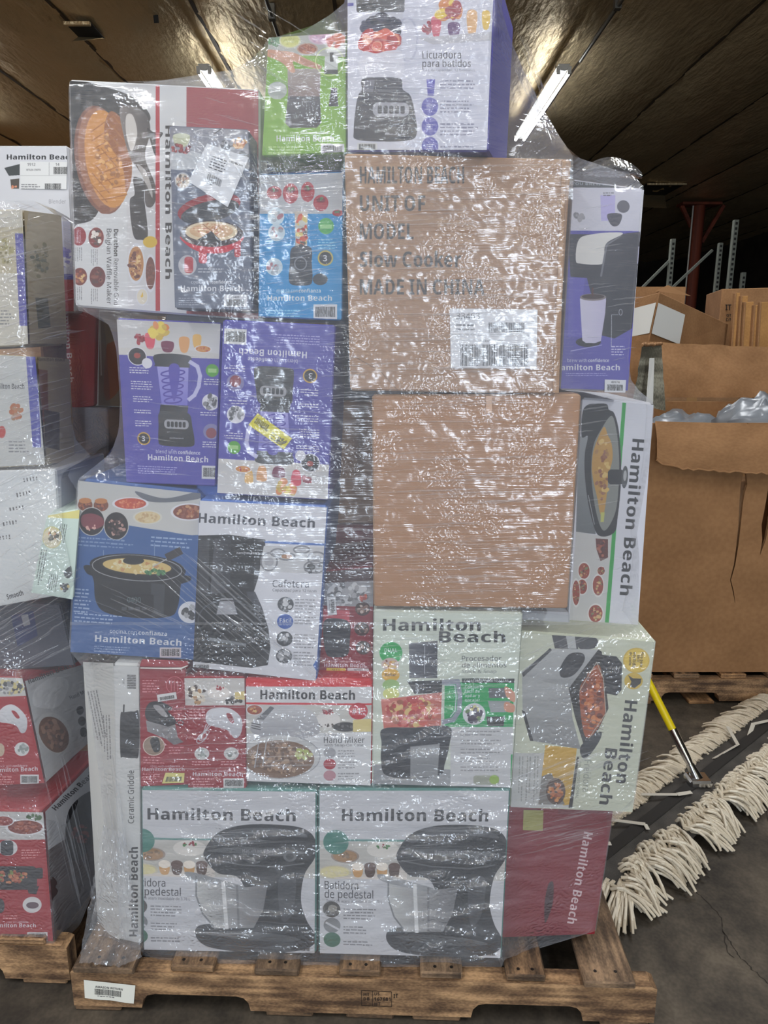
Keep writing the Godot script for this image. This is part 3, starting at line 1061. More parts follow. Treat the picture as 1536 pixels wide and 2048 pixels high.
	for k in 24:
		var o := k * 3.4
		p.line([942 + o, 690 + o * 0.62, 922 + o, 722 + o * 0.62], [1.6, 2.6, 1.2][k % 3], ink(50, 46, 16))
	p.text("FFW81690", 950, 742, 15, ink(50, 46, 16), true, 66, 36)
	p.greek(1040, 780, 100, 4, 10, ink(80, 76, 30), 36)
	p.bits(1095, 838, 40, 30, [ink(60, 56, 30), ink(120, 112, 40)], 20, 0.24)
	sticker(t, "yellow_sticker", qa, p, "yellow price sticker with a small barcode")

	# 10 slow cooker
	qa = [155, 958, 404, 984, 392, 1322, 139, 1306]
	p = pad_for(qa, ink(58, 90, 144), 14).view(120, 940, 2.844)
	p.curve([60, 40, 400, 90, 820, 120, 820, 356, 560, 340, 300, 300, 60, 282], ink(172, 172, 172), ink(188, 186, 184))
	p.curve([430, 120, 600, 160, 800, 120, 800, 160, 640, 182, 500, 176], ink(96, 100, 110))
	for a in [[145, 190], [235, 192]]:
		p.ell(a[0], a[1] + 8, 42, 34, ink(120, 70, 50))
		p.bits(a[0], a[1] + 14, 36, 24, [ink(80, 34, 28), ink(150, 80, 50)], 20, 0.24)
		p.ell(a[0], a[1] - 16, 36, 16, ink(176, 116, 70))
	p.dish(402, 190, 104, 36, wh, [ink(176, 70, 50), ink(205, 120, 80), ink(190, 90, 60)], 60)
	p.dish(500, 268, 84, 40, ink(196, 194, 186), [ink(200, 180, 140), ink(180, 150, 110)], 40)
	p.dish(735, 238, 105, 50, wh, [ink(120, 60, 44), ink(150, 84, 56), ink(180, 130, 90)], 40)
	for a in [[182, 292, 76, 82], [322, 316, 72, 82]]:
		p.ell(a[0], a[1], a[2], a[3], ink(180, 178, 176))
		p.ell(a[0], a[1], a[2] - 5, a[3] - 5, ink(34, 28, 30))
	p.curve([125, 262, 180, 246, 240, 268, 250, 310, 200, 336, 130, 318], ink(120, 56, 66))
	p.bits(182, 330, 56, 22, [ink(200, 150, 140)], 8, 0.4)
	p.bits(322, 316, 56, 62, [ink(70, 48, 46), ink(50, 36, 36), ink(170, 130, 120)], 30, 0.14)
	p.greek(105, 378, 340, 3, 12, ink(120, 142, 180), 4)
	p.greek(520, 376, 250, 3, 13, ink(140, 160, 194), 4)
	p.line([250, 455, 242, 768, 350, 780], 2.5, ink(150, 166, 196))
	p.line([540, 415, 538, 520], 2.5, ink(150, 166, 196))
	p.curve([136, 548, 170, 540, 230, 570, 220, 604, 160, 590], ink(26, 26, 30))
	p.curve([650, 602, 730, 600, 748, 614, 730, 634, 650, 650], ink(26, 26, 30))
	p.curve([196, 545, 440, 600, 700, 560, 690, 640, 670, 780, 620, 832, 440, 840, 270, 812, 208, 750, 196, 640], ink(34, 34, 38), ink(24, 24, 28))
	p.poly([520, 640, 600, 650, 590, 830, 520, 836], ink(52, 54, 60))
	p.ell(440, 548, 270, 72, ink(28, 28, 32), 4)
	p.ring(440, 556, 255, 72, 5, ink(150, 150, 152), 4)
	p.ell(440, 540, 215, 56, ink(44, 42, 40), 4)
	p.ell(440, 546, 196, 44, ink(196, 170, 110), 4)
	p.bits(440, 548, 184, 38, [ink(205, 184, 130), ink(180, 130, 80), ink(210, 200, 160)], 60, 0.24, 4)
	p.ell(420, 515, 60, 22, ink(40, 40, 42))
	p.bits(545, 580, 70, 16, [ink(50, 100, 60), ink(70, 120, 70)], 24, 0.5)
	p.line([530, 548, 640, 488], 6, ink(170, 170, 172))
	p.line([618, 492, 680, 462], 44, ink(52, 48, 50))
	p.round_rect(355, 705, 535, 812, 12, ink(20, 20, 24))
	p.text("0400", 385, 752, 30, ink(90, 110, 110), false, 76)
	for k in 4:
		p.round_rect(352 + k * 38, 776, 382 + k * 38, 796, 6, ink(60, 62, 68))
	p.greek(88, 672, 95, 7, 12, ink(150, 166, 196), 4)
	p.greek(85, 810, 300, 3, 12, ink(150, 166, 196), 4)
	p.ell(742, 808, 68, 62, wh)
	p.bits(742, 808, 50, 46, [ink(60, 60, 62), ink(150, 150, 152)], 14, 0.3)
	slogan(p, "cocina con", "confianza", 285, 926, 24, 325, wh, 3.0)
	brand(p, 200, 974, 38, 492, wh, 3.0)
	p.greek(196, 998, 210, 3, 8, ink(140, 156, 190), 3)
	p.barcode(568, 1008, 690, 1066, 26, ink(190, 180, 186))
	carton("digital_slow_cooker_box", "blue box with rounded corners showing an oval black slow cooker", G, qa, 1.275, 0.28, ink(56, 88, 146), p, YAW, {"soft": 0.012})

	# 11 cafetera
	qa = [398, 998, 656, 1012, 633, 1364, 384, 1336]
	p = pad_for(qa, ink(200, 200, 208), 15).view(120, 940, 2.844)
	p.poly([780, 372, 960, 366, 1170, 396, 1162, 500, 1104, 690, 1150, 780, 1186, 900, 1198, 1010, 1182, 1108, 1090, 1124, 740, 1086, 760, 700], ink(34, 34, 38))
	p.poly([790, 400, 850, 396, 846, 700, 790, 690], ink(58, 58, 64))
	p.poly([880, 388, 975, 386, 968, 700, 856, 700], ink(78, 78, 84), ink(44, 44, 50), true)
	p.poly([1060, 690, 1110, 690, 1150, 780, 1100, 830], ink(60, 62, 70))
	p.curve([790, 760, 900, 700, 1060, 720, 1150, 850, 1180, 990, 1040, 1050, 850, 1040, 780, 920], ink(28, 28, 32))
	p.poly([915, 728, 985, 728, 1010, 820, 890, 820], ink(150, 150, 156))
	p.ring(965, 870, 180, 130, 8, ink(62, 64, 70), 8)
	p.poly([850, 950, 1060, 985, 1060, 1000, 850, 968], ink(120, 124, 130))
	p.text("Hamilton Beach", 1006, 476, 13, wh, true, 128)
	p.poly([1165, 402, 1510, 418, 1508, 430, 1165, 414], ink(58, 98, 172))
	p.poly([1160, 430, 1510, 440, 1500, 590, 1135, 575], ink(186, 186, 190))
	for a in [[1190, 520, 46, 50], [1375, 452, 44, 20], [1290, 490, 46, 20], [1460, 500, 50, 34], [1450, 550, 60, 34], [1240, 470, 40, 22]]:
		p.ring(a[0], a[1], a[2], a[3], 9, ink(120, 120, 126))
		p.ell(a[0], a[1], a[2] * 0.6, a[3] * 0.5, ink(160, 160, 166))
	p.ell(1290, 490, 30, 12, ink(150, 96, 40))
	p.bits(1440, 560, 60, 26, [ink(60, 60, 64), ink(100, 100, 104)], 14, 0.4)
	p.text("Cafetera", 1210, 664, 40, ink(64, 64, 70), false, 206, 1.0)
	p.text("Capacidad para 12 tazas", 1210, 688, 16, ink(96, 96, 102), false, 250, 1.5)
	for k in 4:
		p.ell(1284 - k * 3, 762 + k * 98, 46, 42, ink(64, 66, 70) if k != 1 else ink(50, 84, 160))
		if k != 1:
			p.bits(1284 - k * 3, 762 + k * 98, 36, 32, gry, 12, 0.34)
		p.greek(1338 - k * 3, 732 + k * 100, 128, 5 if k != 1 else 3, 10, ink(140, 140, 146), 2)
	p.text("Fácil", 1250, 866, 24, wh, true, 66)
	p.text("de limpiar", 1248, 882, 11, wh, false, 70)
	p.poly([1440, 1110, 1480, 1040, 1470, 1160], ink(60, 96, 168))
	p.barcode(758, 1096, 856, 1160, 24, ink(196, 196, 200))
	brand(p, 786, 298, 54, 664, ink(56, 58, 68), 2.6)
	carton("drip_coffee_maker_box", "white box with a black drip coffee maker and the word Cafetera", G, qa, 1.258, 0.26, ink(70, 105, 175), p, YAW, {"soft": 0.005})

	# 12 small red box
	qa = [646, 1142, 748, 1132, 745, 1362, 635, 1354]
	p = pad_for(qa, ink(128, 26, 42), 16).view(620, 1080, 3.49)
	p.poly([60, 290, 450, 270, 450, 465, 60, 455], ink(140, 140, 146))
	p.bits(260, 370, 180, 80, gry, 60, 0.24)
	p.bits(380, 405, 40, 26, [ink(170, 60, 40), ink(140, 40, 36)], 12, 0.4)
	p.poly([80, 190, 450, 190, 450, 280, 80, 300], ink(60, 34, 40))
	p.poly([90, 480, 276, 490, 276, 570, 95, 570], ink(186, 70, 86))
	p.curve([100, 565, 180, 545, 275, 575, 278, 700, 262, 800, 180, 816, 120, 800, 96, 700], ink(44, 46, 54))
	for a in [[368, 478], [362, 618], [372, 750]]:
		p.ell(a[0], a[1], 52, 48, ink(64, 40, 40))
		p.bits(a[0], a[1], 42, 38, [ink(120, 90, 80), ink(40, 30, 30), ink(190, 170, 160)], 18, 0.26)
	slogan(p, "brew with", "confidence", 150, 850, 13, 200, wh)
	brand(p, 100, 884, 24, 285, wh)
	t = carton("small_kettle_box", "small dark red box squeezed beside the white coffee maker box", G, qa, 1.3, 0.2, ink(120, 24, 40), p)
	qa = card([115, 892, 250, 896, 246, 954, 113, 948], 620, 1080, 3.49)
	sticker(t, "yellow_sticker", qa, barcode_pad(qa, ink(206, 180, 70), "GTS", 17), "yellow barcode sticker")
	qa = card([262, 894, 410, 898, 406, 958, 260, 952], 620, 1080, 3.49)
	sticker(t, "barcode_label", qa, barcode_pad(qa, ink(196, 196, 200), "40901", 18))
	qa = card([116, 398, 178, 396, 188, 522, 124, 526], 620, 1080, 3.49)
	p = pad_for(qa, ink(206, 206, 210), 19).units(60, 120)
	for k in 20:
		p.rect(24, 18 + k * 4.4, 48, 18 + k * 4.4 + [2.0, 3.0, 1.4][k % 3], blk)
	p.greek(18, 20, 84, 1, 5, ink(90, 90, 94), 90)
	sticker(t, "barcode_label", qa, p)

	# 14 plain case
	qa = [744, 789, 1163, 788, 1136, 1218, 747, 1214]
	p = pad_for(qa, ink(160, 115, 76), 20).view(680, 760, 2.954)
	var k2: Color = ink(160, 115, 76)
	for k in 90:
		var y := 90.0 + k * 14.5
		p.rect(180, y, 1440, y + p.rng.randf_range(1.5, 4.0), k2.darkened(p.rng.randf_range(0.0, 0.06)))
	p.line([885, 80, 886, 180], 4, k2.darkened(0.25))
	p.line([880, 170, 885, 300], 3, k2.darkened(0.1))
	t = carton("plain_cardboard_case", "plain brown cardboard case without print under the stencilled case", G, qa, 1.25, 0.38, k2, p, YAW, {"body": M.kraft})
	part(t, "top_tape", patch(1, 4, func(s: float, v: float) -> Vector3: return at(Vector2(lerpf(972, 984, s), lerpf(792, 826, v)), 1.2465) - t.get_meta("px")[2]), mat(ink(186, 140, 98), 0.25))

	# 15 electric griddle (outline bent at the right edge)
	qa = [1164, 795, 1308, 806, 1276, 1258, 1134, 1250]
	p = pad_for(qa, ink(196, 196, 206), 21).view(1020, 780, 4.097)
	p.poly([560, 380, 640, 380, 700, 1180, 540, 1160], ink(136, 140, 144), ink(96, 100, 104))
	p.poly([540, 1160, 700, 1185, 860, 1180, 780, 1960, 480, 1960], ink(184, 182, 182))
	p.poly([922, 80, 952, 80, 804, 1960, 772, 1960], ink(44, 146, 66))
	p.curve([592, 190, 630, 125, 700, 112, 790, 116, 808, 160, 850, 188, 884, 300, 902, 480, 908, 700, 896, 900, 880, 1040, 862, 1150, 800, 1194, 730, 1192, 690, 1130, 640, 930, 612, 700, 612, 520, 636, 380, 586, 380], ink(38, 38, 42))
	p.curve([740, 330, 830, 210, 872, 340, 892, 560, 888, 800, 862, 1000, 790, 1140, 740, 1120, 690, 930, 664, 680, 680, 460], ink(122, 124, 120))
	p.curve([764, 304, 800, 370, 830, 440, 838, 560, 806, 700, 796, 820, 770, 1000, 740, 1020, 712, 880, 680, 740, 668, 620, 690, 470], ink(176, 134, 66))
	p.bits(752, 640, 62, 300, [ink(150, 104, 50), ink(196, 160, 86), ink(130, 80, 54)], 40, 0.24)
	p.poly([742, 1000, 775, 1000, 766, 1080, 740, 1080], ink(176, 176, 96))
	p.round_rect(800, 650, 930, 772, 30, ink(40, 40, 44))
	p.ell(938, 712, 26, 92, ink(70, 72, 76), 4)
	p.ell(940, 700, 14, 44, ink(160, 160, 162), 4)
	p.line([640, 860, 690, 1100], 6, ink(150, 150, 152))
	p.poly([700, 1215, 800, 1220, 800, 1370, 740, 1400, 706, 1300], ink(90, 44, 40))
	p.bits(752, 1300, 44, 70, [ink(120, 50, 44), ink(70, 34, 34), ink(150, 80, 60)], 26, 0.24)
	for a in [[605, 1480, 52, 76], [720, 1600, 50, 96], [590, 1610, 46, 70], [700, 1830, 66, 84], [745, 1480, 34, 40], [540, 1660, 34, 120]]:
		p.dish(a[0], a[1], a[2], a[3], ink(206, 204, 202), [ink(140, 60, 46), ink(110, 110, 70), ink(190, 150, 100), ink(90, 40, 36)], 22)
	brand(p, 1003, 398, 96, 1282, ink(38, 38, 42), 94.8)
	carton("electric_griddle_box", "white box on end with a black griddle, green stripe and sideways lettering", G, qa, 1.345, 0.3, ink(196, 196, 204), p, YAW, {"soft": 0.006})

	# 16 food processor
	qa = [747, 1220, 1046, 1225, 1023, 1577, 744, 1570]
	p = pad_for(qa, ink(192, 198, 188), 22).view(620, 1080, 3.49)
	p.poly([980, 1300, 1420, 1300, 1405, 1730, 980, 1730], ink(186, 186, 190))
	p.poly([440, 1560, 980, 1600, 980, 1740, 440, 1740], ink(140, 142, 146))
	p.poly([940, 990, 1425, 994, 1415, 1302, 936, 1300], ink(24, 150, 82))
	p.poly([1060, 962, 1426, 966, 1425, 996, 1060, 994], ink(34, 38, 38))
	p.text("CAPACIDAD PARA 12 TAZAS", 1075, 988, 16, wh, true, 310)
	for a in [["Conjunto", 1034], ["fácil de", 1064], ["apilar y", 1094], ["encajar", 1124]]:
		p.text(a[0], 1080, a[1], 22, wh, true)
	p.poly([1245, 1030, 1380, 1030, 1370, 1100, 1250, 1100], ink(90, 92, 98))
	p.poly([1240, 1120, 1400, 1120, 1370, 1200, 1260, 1200], ink(150, 152, 156))
	p.curve([1360, 1020, 1425, 1060, 1425, 1130, 1370, 1090], ink(196, 140, 116))
	p.curve([1360, 1130, 1425, 1150, 1420, 1200, 1360, 1190], ink(196, 140, 116))
	p.ell(1145, 1212, 80, 76, wh)
	p.bits(1145, 1212, 66, 62, [ink(80, 110, 60), ink(170, 60, 60), ink(60, 50, 70), ink(200, 190, 120)], 30, 0.22)
	p.poly([1230, 1230, 1360, 1230, 1350, 1298, 1240, 1298], ink(44, 46, 48))
	p.ell(565, 785, 80, 76, ink(48, 158, 86))
	p.text("DUAL", 520, 780, 26, wh, true)
	p.ell(560, 866, 62, 46, ink(190, 170, 165))
	p.bits(560, 866, 50, 36, food1, 16, 0.24)
	p.ell(563, 940, 62, 46, ink(206, 160, 56))
	p.text("Rallar", 525, 948, 20, ink(100, 70, 20), true)
	p.ell(566, 1010, 60, 40, ink(150, 180, 120))
	p.ell(566, 1070, 58, 40, ink(196, 200, 120))
	p.poly([690, 720, 890, 700, 888, 960, 694, 960], ink(100, 102, 112), ink(62, 64, 74), true)
	p.line([800, 740, 800, 930], 5, ink(170, 172, 180))
	p.poly([680, 985, 925, 975, 918, 1062, 730, 1072], ink(52, 54, 60))
	p.poly([495, 1110, 920, 1060, 912, 1300, 515, 1316], ink(190, 110, 100))
	p.bits(705, 1200, 205, 104, [ink(196, 90, 80), ink(206, 140, 120), ink(170, 60, 60), ink(205, 175, 110), ink(150, 80, 60)], 200, 0.18)
	p.line([930, 990, 1030, 985, 1046, 1080, 1040, 1190, 1000, 1250, 930, 1268], 34, ink(140, 144, 158))
	p.line([940, 1010, 1010, 1010, 1020, 1090, 1012, 1190, 980, 1230], 8, ink(190, 194, 206))
	p.curve([510, 1316, 740, 1306, 970, 1300, 974, 1420, 940, 1560, 905, 1640, 700, 1664, 530, 1640, 496, 1540, 500, 1420], ink(64, 67, 74), ink(42, 44, 50))
	p.poly([700, 1440, 905, 1420, 890, 1650, 700, 1662], ink(150, 152, 156), ink(120, 122, 126))
	p.text("Procesador", 1060, 842, 35, ink(84, 86, 90), false, 276)
	p.text("de alimentos", 1060, 888, 33, ink(84, 86, 90), false, 310)
	p.text("Stack & Snap", 1060, 926, 22, ink(110, 112, 116), false, 240)
	for k in 5:
		p.greek(1050, 1330 + k * 62, 280, 2, 13, ink(140, 140, 144))
	p.round_rect(1140, 1640, 1320, 1706, 20, ink(150, 152, 140))
	p.ell(1285, 1670, 34, 32, ink(140, 170, 80))
	p.poly([1402, 1496, 1444, 1490, 1436, 1650, 1400, 1690], ink(30, 140, 80))
	p.text("Hamilton", 510, 632, 82, ink(42, 44, 46), true, 680)
	p.text("Beach", 900, 712, 76, ink(42, 44, 46), true, 462)
	carton("food_processor_box", "pale green-grey box with a food processor full of chopped tomato", G, qa, 1.252, 0.3, ink(188, 194, 182), p)

	# 17 fryer
	qa = [1041, 1262, 1313, 1281, 1266, 1626, 1019, 1616]
	p = pad_for(qa, ink(184, 187, 170), 23).view(1000, 1220, 3.012)
	p.poly([40, 860, 450, 860, 430, 1190, 40, 1190], ink(176, 176, 176))
	p.poly([312, 150, 470, 160, 470, 235, 330, 230], ink(60, 60, 64))
	p.poly([395, 150, 450, 155, 460, 232, 410, 232], ink(170, 172, 172))
	p.curve([470, 160, 580, 170, 572, 225, 480, 232], ink(52, 52, 56))
	p.poly([130, 372, 300, 232, 596, 236, 424, 470, 132, 392], ink(168, 169, 170), ink(140, 141, 143))
	p.poly([132, 390, 424, 472, 434, 640, 486, 836, 196, 786, 136, 600], ink(158, 159, 160), ink(128, 129, 131))
	p.poly([132, 380, 300, 228, 312, 240, 140, 402], ink(50, 50, 54))
	p.poly([130, 600, 150, 610, 200, 786, 180, 786], ink(40, 40, 44))
	p.curve([360, 350, 400, 280, 440, 256, 500, 262, 504, 310, 440, 390, 370, 402], ink(42, 42, 46))
	p.poly([412, 470, 592, 236, 612, 250, 652, 590, 560, 780, 500, 800, 450, 640], ink(42, 40, 40))
	p.curve([478, 486, 520, 400, 590, 326, 618, 420, 634, 600, 580, 720, 520, 766, 492, 680], ink(150, 74, 36))
	p.bits(556, 540, 66, 200, [ink(170, 84, 40), ink(120, 54, 28), ink(190, 110, 56), ink(96, 40, 24)], 90, 0.2)
	p.line([478, 486, 580, 312, 622, 410, 636, 620, 530, 776], 5, ink(170, 160, 150))
	for k in 4:
		p.line([490, 640 + k * 24, 620, 680 + k * 18], 3, ink(110, 100, 96))
	p.poly([606, 268, 700, 278, 734, 320, 730, 480, 700, 512, 640, 500], ink(44, 44, 48))
	p.ring(702, 362, 12, 16, 4, ink(170, 170, 172))
	p.curve([490, 810, 600, 730, 600, 780, 530, 880, 490, 880], ink(52, 54, 58))
	p.ell(820, 302, 80, 76, ink(190, 160, 60))
	p.ell(820, 302, 73, 69, ink(206, 176, 66))
	p.text("Pico para", 848, 252, 17, ink(70, 56, 20), true, 88, 94)
	p.text("fácil", 826, 268, 17, ink(70, 56, 20), true, 44, 94)
	p.text("vertido", 802, 250, 21, ink(70, 56, 20), true, 96, 94)
	p.text("del aceite", 780, 252, 15, ink(70, 56, 20), true, 80, 94)
	p.ell(803, 426, 56, 50, ink(190, 160, 60))
	p.poly([770, 390, 800, 410, 850, 412, 846, 440, 810, 468, 780, 458, 790, 430], ink(54, 52, 48))
	p.poly([272, 812, 462, 830, 418, 1170, 380, 1176, 300, 980, 250, 1000], ink(190, 152, 66))
	p.poly([250, 1000, 310, 980, 390, 1170, 230, 1170], ink(120, 116, 112))
	p.ell(335, 1090, 58, 80, ink(80, 60, 50))
	p.bits(335, 1095, 48, 64, [ink(180, 100, 46), ink(196, 130, 70), ink(140, 70, 34)], 40, 0.2)
	p.poly([462, 880, 474, 880, 434, 1190, 412, 1190], ink(44, 44, 46))
	p.text("Freidora", 508, 900, 42, ink(130, 134, 126), false, 190, 94)
	p.text("TIPO PROFESIONAL", 470, 905, 17, ink(120, 124, 116), false, 230, 94)
	for k in 3:
		p.greek(232 - k * 46, 880, 280, 2, 10, ink(140, 142, 140), 92)
	p.text("Hamilton", 752, 540, 76, ink(42, 42, 44), true, 500, 96.4)
	p.text("Beach", 634, 828, 72, ink(42, 42, 44), true, 340, 96.4)
	carton("deep_fryer_box", "sage green box with a steel deep fryer and sideways lettering", G, qa, 1.268, 0.3, ink(176, 180, 158), p)

	# 18 can opener
	qa = [279, 1334, 371, 1336, 379, 1570, 281, 1574]
	p = pad_for(qa, red, 24).view(150, 1300, 2.518)
	p.ring(503, 175, 42, 42, 3, ink(196, 110, 118))
	for k in 3:
		p.line([486 + k * 16, 150, 486 + k * 16, 205], 3, ink(196, 110, 118))
	p.greek(340, 150, 90, 5, 8, ink(200, 130, 136))
	p.greek(500, 285, 50, 6, 8, ink(190, 110, 118))
	p.curve([356, 300, 380, 262, 430, 258, 486, 284, 484, 300, 470, 306, 506, 346, 506, 372, 464, 384, 400, 372, 360, 344], ink(34, 32, 36))
	p.curve([395, 280, 430, 280, 470, 330, 440, 330], ink(150, 148, 150))
	p.poly([358, 352, 470, 384, 506, 372, 520, 438, 548, 462, 500, 476, 460, 446, 366, 408], ink(140, 138, 140), ink(108, 104, 108))
	p.ring(530, 365, 16, 12, 4, ink(40, 30, 34))
	p.ell(398, 480, 56, 50, ink(206, 190, 180))
	p.ell(398, 480, 52, 46, ink(140, 120, 104))
	p.curve([380, 450, 420, 440, 430, 500, 400, 510], ink(44, 42, 44))
	p.greek(345, 536, 110, 3, 8, ink(200, 130, 136))
	p.greek(475, 486, 76, 3, 8, ink(200, 130, 136))
	slogan(p, "open with", "confidence", 380, 588, 11, 150, wh)
	brand(p, 340, 607, 17, 212, wh)
	p.greek(342, 622, 90, 5, 7, ink(200, 130, 136))
	t = carton("can_opener_box", "narrow red box with a black and steel can opener and a torn top", G, qa, 1.262, 0.16, ink(146, 28, 40), p)
	var i18: Array = t.get_meta("px")
	part(t, "top_flap", hexa([at(Vector2(279, 1334), 1.262), at(Vector2(376, 1336), 1.262), at(Vector2(284, 1318), 1.262), at(Vector2(378, 1322), 1.262), at(Vector2(279, 1334), 1.33), at(Vector2(376, 1336), 1.33), at(Vector2(284, 1318), 1.33), at(Vector2(378, 1322), 1.33)], 0.002), mat(ink(146, 28, 40), 0.6)).position = -i18[2]
	part(t, "torn_edge", tube([at(Vector2(281, 1336), 1.259), at(Vector2(330, 1337), 1.258), at(Vector2(362, 1337), 1.259), at(Vector2(376, 1331), 1.259)], [0.0012, 0.0016, 0.0022, 0.001], 5), mat(ink(210, 204, 200), 0.9), "white torn paper edge").position = -i18[2]
	qa = card([412, 226, 508, 212, 514, 246, 418, 262], 150, 1300, 2.518)
	sticker(t, "barcode_label", qa, barcode_pad(qa, ink(206, 206, 208), "", 25), "white barcode sticker")
	qa = card([456, 618, 552, 620, 548, 668, 438, 672], 150, 1300, 2.518)
	sticker(t, "yellow_sticker", qa, barcode_pad(qa, ink(206, 196, 120), "", 26), "crumpled yellow sticker")

	# 19 mixer, red
	qa = [368, 1354, 490, 1354, 493, 1581, 376, 1578]
	p = pad_for(qa, red, 27).view(150, 1300, 2.518)
	p.poly([540, 120, 870, 120, 870, 278, 548, 278], ink(190, 186, 184))
	p.bits(615, 225, 60, 44, [ink(206, 196, 180), ink(60, 44, 40), ink(170, 130, 90)], 40, 0.24)
	p.ell(725, 215, 56, 34, ink(214, 208, 204))
	p.bits(725, 190, 30, 12, [ink(150, 34, 46)], 12, 0.4)
	p.bits(790, 252, 60, 20, [ink(44, 40, 40), ink(90, 84, 80)], 20, 0.4)
	p.poly([806, 212, 858, 205, 858, 250, 806, 245], ink(206, 186, 120))
	p.greek(575, 295, 85, 4, 8, ink(206, 150, 154))
	p.curve([658, 336, 676, 300, 730, 288, 790, 296, 838, 340, 842, 400, 824, 436, 800, 440, 770, 404, 712, 386, 670, 372], ink(206, 206, 212), ink(170, 170, 178))
	p.curve([764, 318, 786, 322, 802, 356, 790, 366, 770, 340], red)
	for k in 3:
		p.line([690 - k * 14, 372, 620 + k * 8, 448], 5, ink(190, 190, 196))
	p.ring(640, 440, 34, 16, 5, ink(180, 180, 186), -46)
	p.ring(652, 428, 34, 12, 4, ink(180, 180, 186), -46)
	for a in [[640, 520], [788, 520]]:
		p.ell(a[0], a[1], 38, 32, ink(190, 192, 192))
		p.bits(a[0], a[1], 30, 24, [ink(140, 150, 146), ink(206, 206, 204), ink(120, 126, 124)], 14, 0.3)
	p.greek(590, 558, 110, 2, 8, ink(206, 150, 154))
	p.greek(735, 558, 110, 2, 8, ink(206, 150, 154))
	slogan(p, "cook with", "confidence", 640, 612, 11, 170, wh)
	brand(p, 594, 632, 19, 252, wh)
	p.greek(595, 645, 110, 5, 8, ink(206, 150, 154))
	p.barcode(748, 644, 852, 692)
	carton("hand_mixer_side_box", "red box with a white hand mixer below a dessert picture", G, qa, 1.258, 0.2, ink(146, 28, 40), p)

	# 20 hand mixer, white
	qa = [490, 1356, 746, 1359, 743, 1572, 492, 1563]
	p = pad_for(qa, ink(198, 198, 202), 28).view(150, 1300, 2.518)
	p.poly([840, 120, 1520, 130, 1520, 184, 840, 182], ink(196, 36, 44))
	p.poly([850, 262, 1510, 268, 1510, 276, 850, 272], ink(190, 32, 44))
	p.poly([850, 274, 1510, 278, 1510, 412, 850, 420], ink(184, 182, 178))
	p.dish(905, 300, 44, 28, wh, food1)
	p.ell(1275, 350, 62, 40, ink(212, 208, 206))
	p.bits(1275, 308, 40, 14, [ink(150, 34, 46), ink(110, 24, 36)], 16, 0.4)
	p.bits(1275, 378, 60, 8, [ink(60, 50, 46)], 14, 0.6)
	p.ell(1362, 385, 62, 24, ink(60, 60, 62))
	p.bits(1362, 380, 50, 16, [ink(40, 38, 40), ink(90, 88, 88)], 14, 0.4)
	p.poly([1400, 350, 1495, 345, 1492, 410, 1400, 410], ink(206, 190, 130))
	p.ell(1427, 306, 48, 42, ink(176, 30, 46))
	p.text("#1", 1395, 322, 32, wh, true, 40)
	p.greek(1438, 290, 30, 3, 8, wh)
	p.curve([884, 382, 930, 320, 1010, 280, 1100, 276, 1180, 300, 1222, 352, 1226, 420, 1120, 446, 980, 440, 900, 420], ink(186, 186, 190), ink(150, 150, 156))
	p.poly([912, 350, 985, 280, 1004, 290, 950, 352], ink(92, 94, 100))
	for k in 3:
		p.line([890, 366 + k * 12, 935, 376 + k * 12], 4, ink(60, 60, 64))
	p.ell(1030, 535, 205, 110, ink(186, 186, 188))
	p.ell(1030, 548, 176, 96, ink(120, 92, 74))
	p.bits(1030, 545, 160, 84, [ink(134, 104, 84), ink(100, 76, 62), ink(160, 130, 106), ink(90, 66, 54)], 160, 0.12)
	p.bits(1150, 520, 44, 30, [ink(190, 190, 130), ink(160, 170, 90)], 20, 0.3)
	p.ring(1030, 535, 205, 110, 5, ink(150, 150, 154))
	p.line([930, 440, 905, 590], 6, ink(160, 160, 164))
	p.line([968, 440, 946, 580], 6, ink(160, 160, 164))
	p.text("5 Speed", 1254, 430, 13, ink(90, 90, 94), false, 78)
	p.text("Hand Mixer", 1254, 466, 30, ink(62, 62, 66), false, 205)
	p.text("with Snap-On Case", 1256, 484, 14, ink(90, 90, 94), false, 196)
	for a in [[515, ink(150, 150, 154)], [572, ink(160, 34, 50)], [630, ink(176, 130, 140)]]:
		p.ell(1283, a[0], 31, 27, a[1])
		p.greek(1325, a[0] - 12, 110, 3, 8, ink(140, 140, 144))
	brand(p, 934, 245, 46, 476, ink(42, 42, 46), 0.4)
	carton("hand_mixer_box", "white box with a red top strip, a hand mixer and a bowl of dough", G, qa, 1.26, 0.22, ink(190, 34, 44), p)

	# 21, 22 stand mixers
	qa = [282, 1577, 634, 1580, 632, 1908, 286, 1901]
	p = pad_for(qa, ink(188, 188, 193), 29)
	mixer_art(p.units(630, 640, false, 65))
	carton("stand_mixer_box", "white stand mixer box on the pallet beside the upright griddle box", G, qa, 1.252, 0.36, ink(70, 122, 116), p)
	qa = [636, 1578, 1021, 1578, 1003, 1918, 637, 1908]
	p = pad_for(qa, ink(188, 188, 193), 30)
	mixer_art(p.units(695, 640))
	carton("stand_mixer_box", "white stand mixer box on the pallet beside the dark red box", G, qa, 1.252, 0.36, ink(70, 122, 116), p)

	# 23 dark red
	qa = [1016, 1600, 1228, 1616, 1190, 1869, 1003, 1876]
	p = pad_for(qa, ink(124, 22, 36), 31).view(1000, 1220, 3.012)
	p.poly([350, 1200, 820, 1200, 820, 1215, 350, 1230], ink(110, 22, 34))
	p.curve([290, 1650, 320, 1640, 318, 1750, 296, 1830, 270, 1880, 268, 1760], ink(58, 26, 32))
	brand(p, 506, 1332, 54, 560, ink(206, 186, 190), 100.6)
	t = carton("toaster_box", "dark red box at the pallet corner with white sideways lettering", G, qa, 1.30, 0.32, ink(118, 20, 34), p)
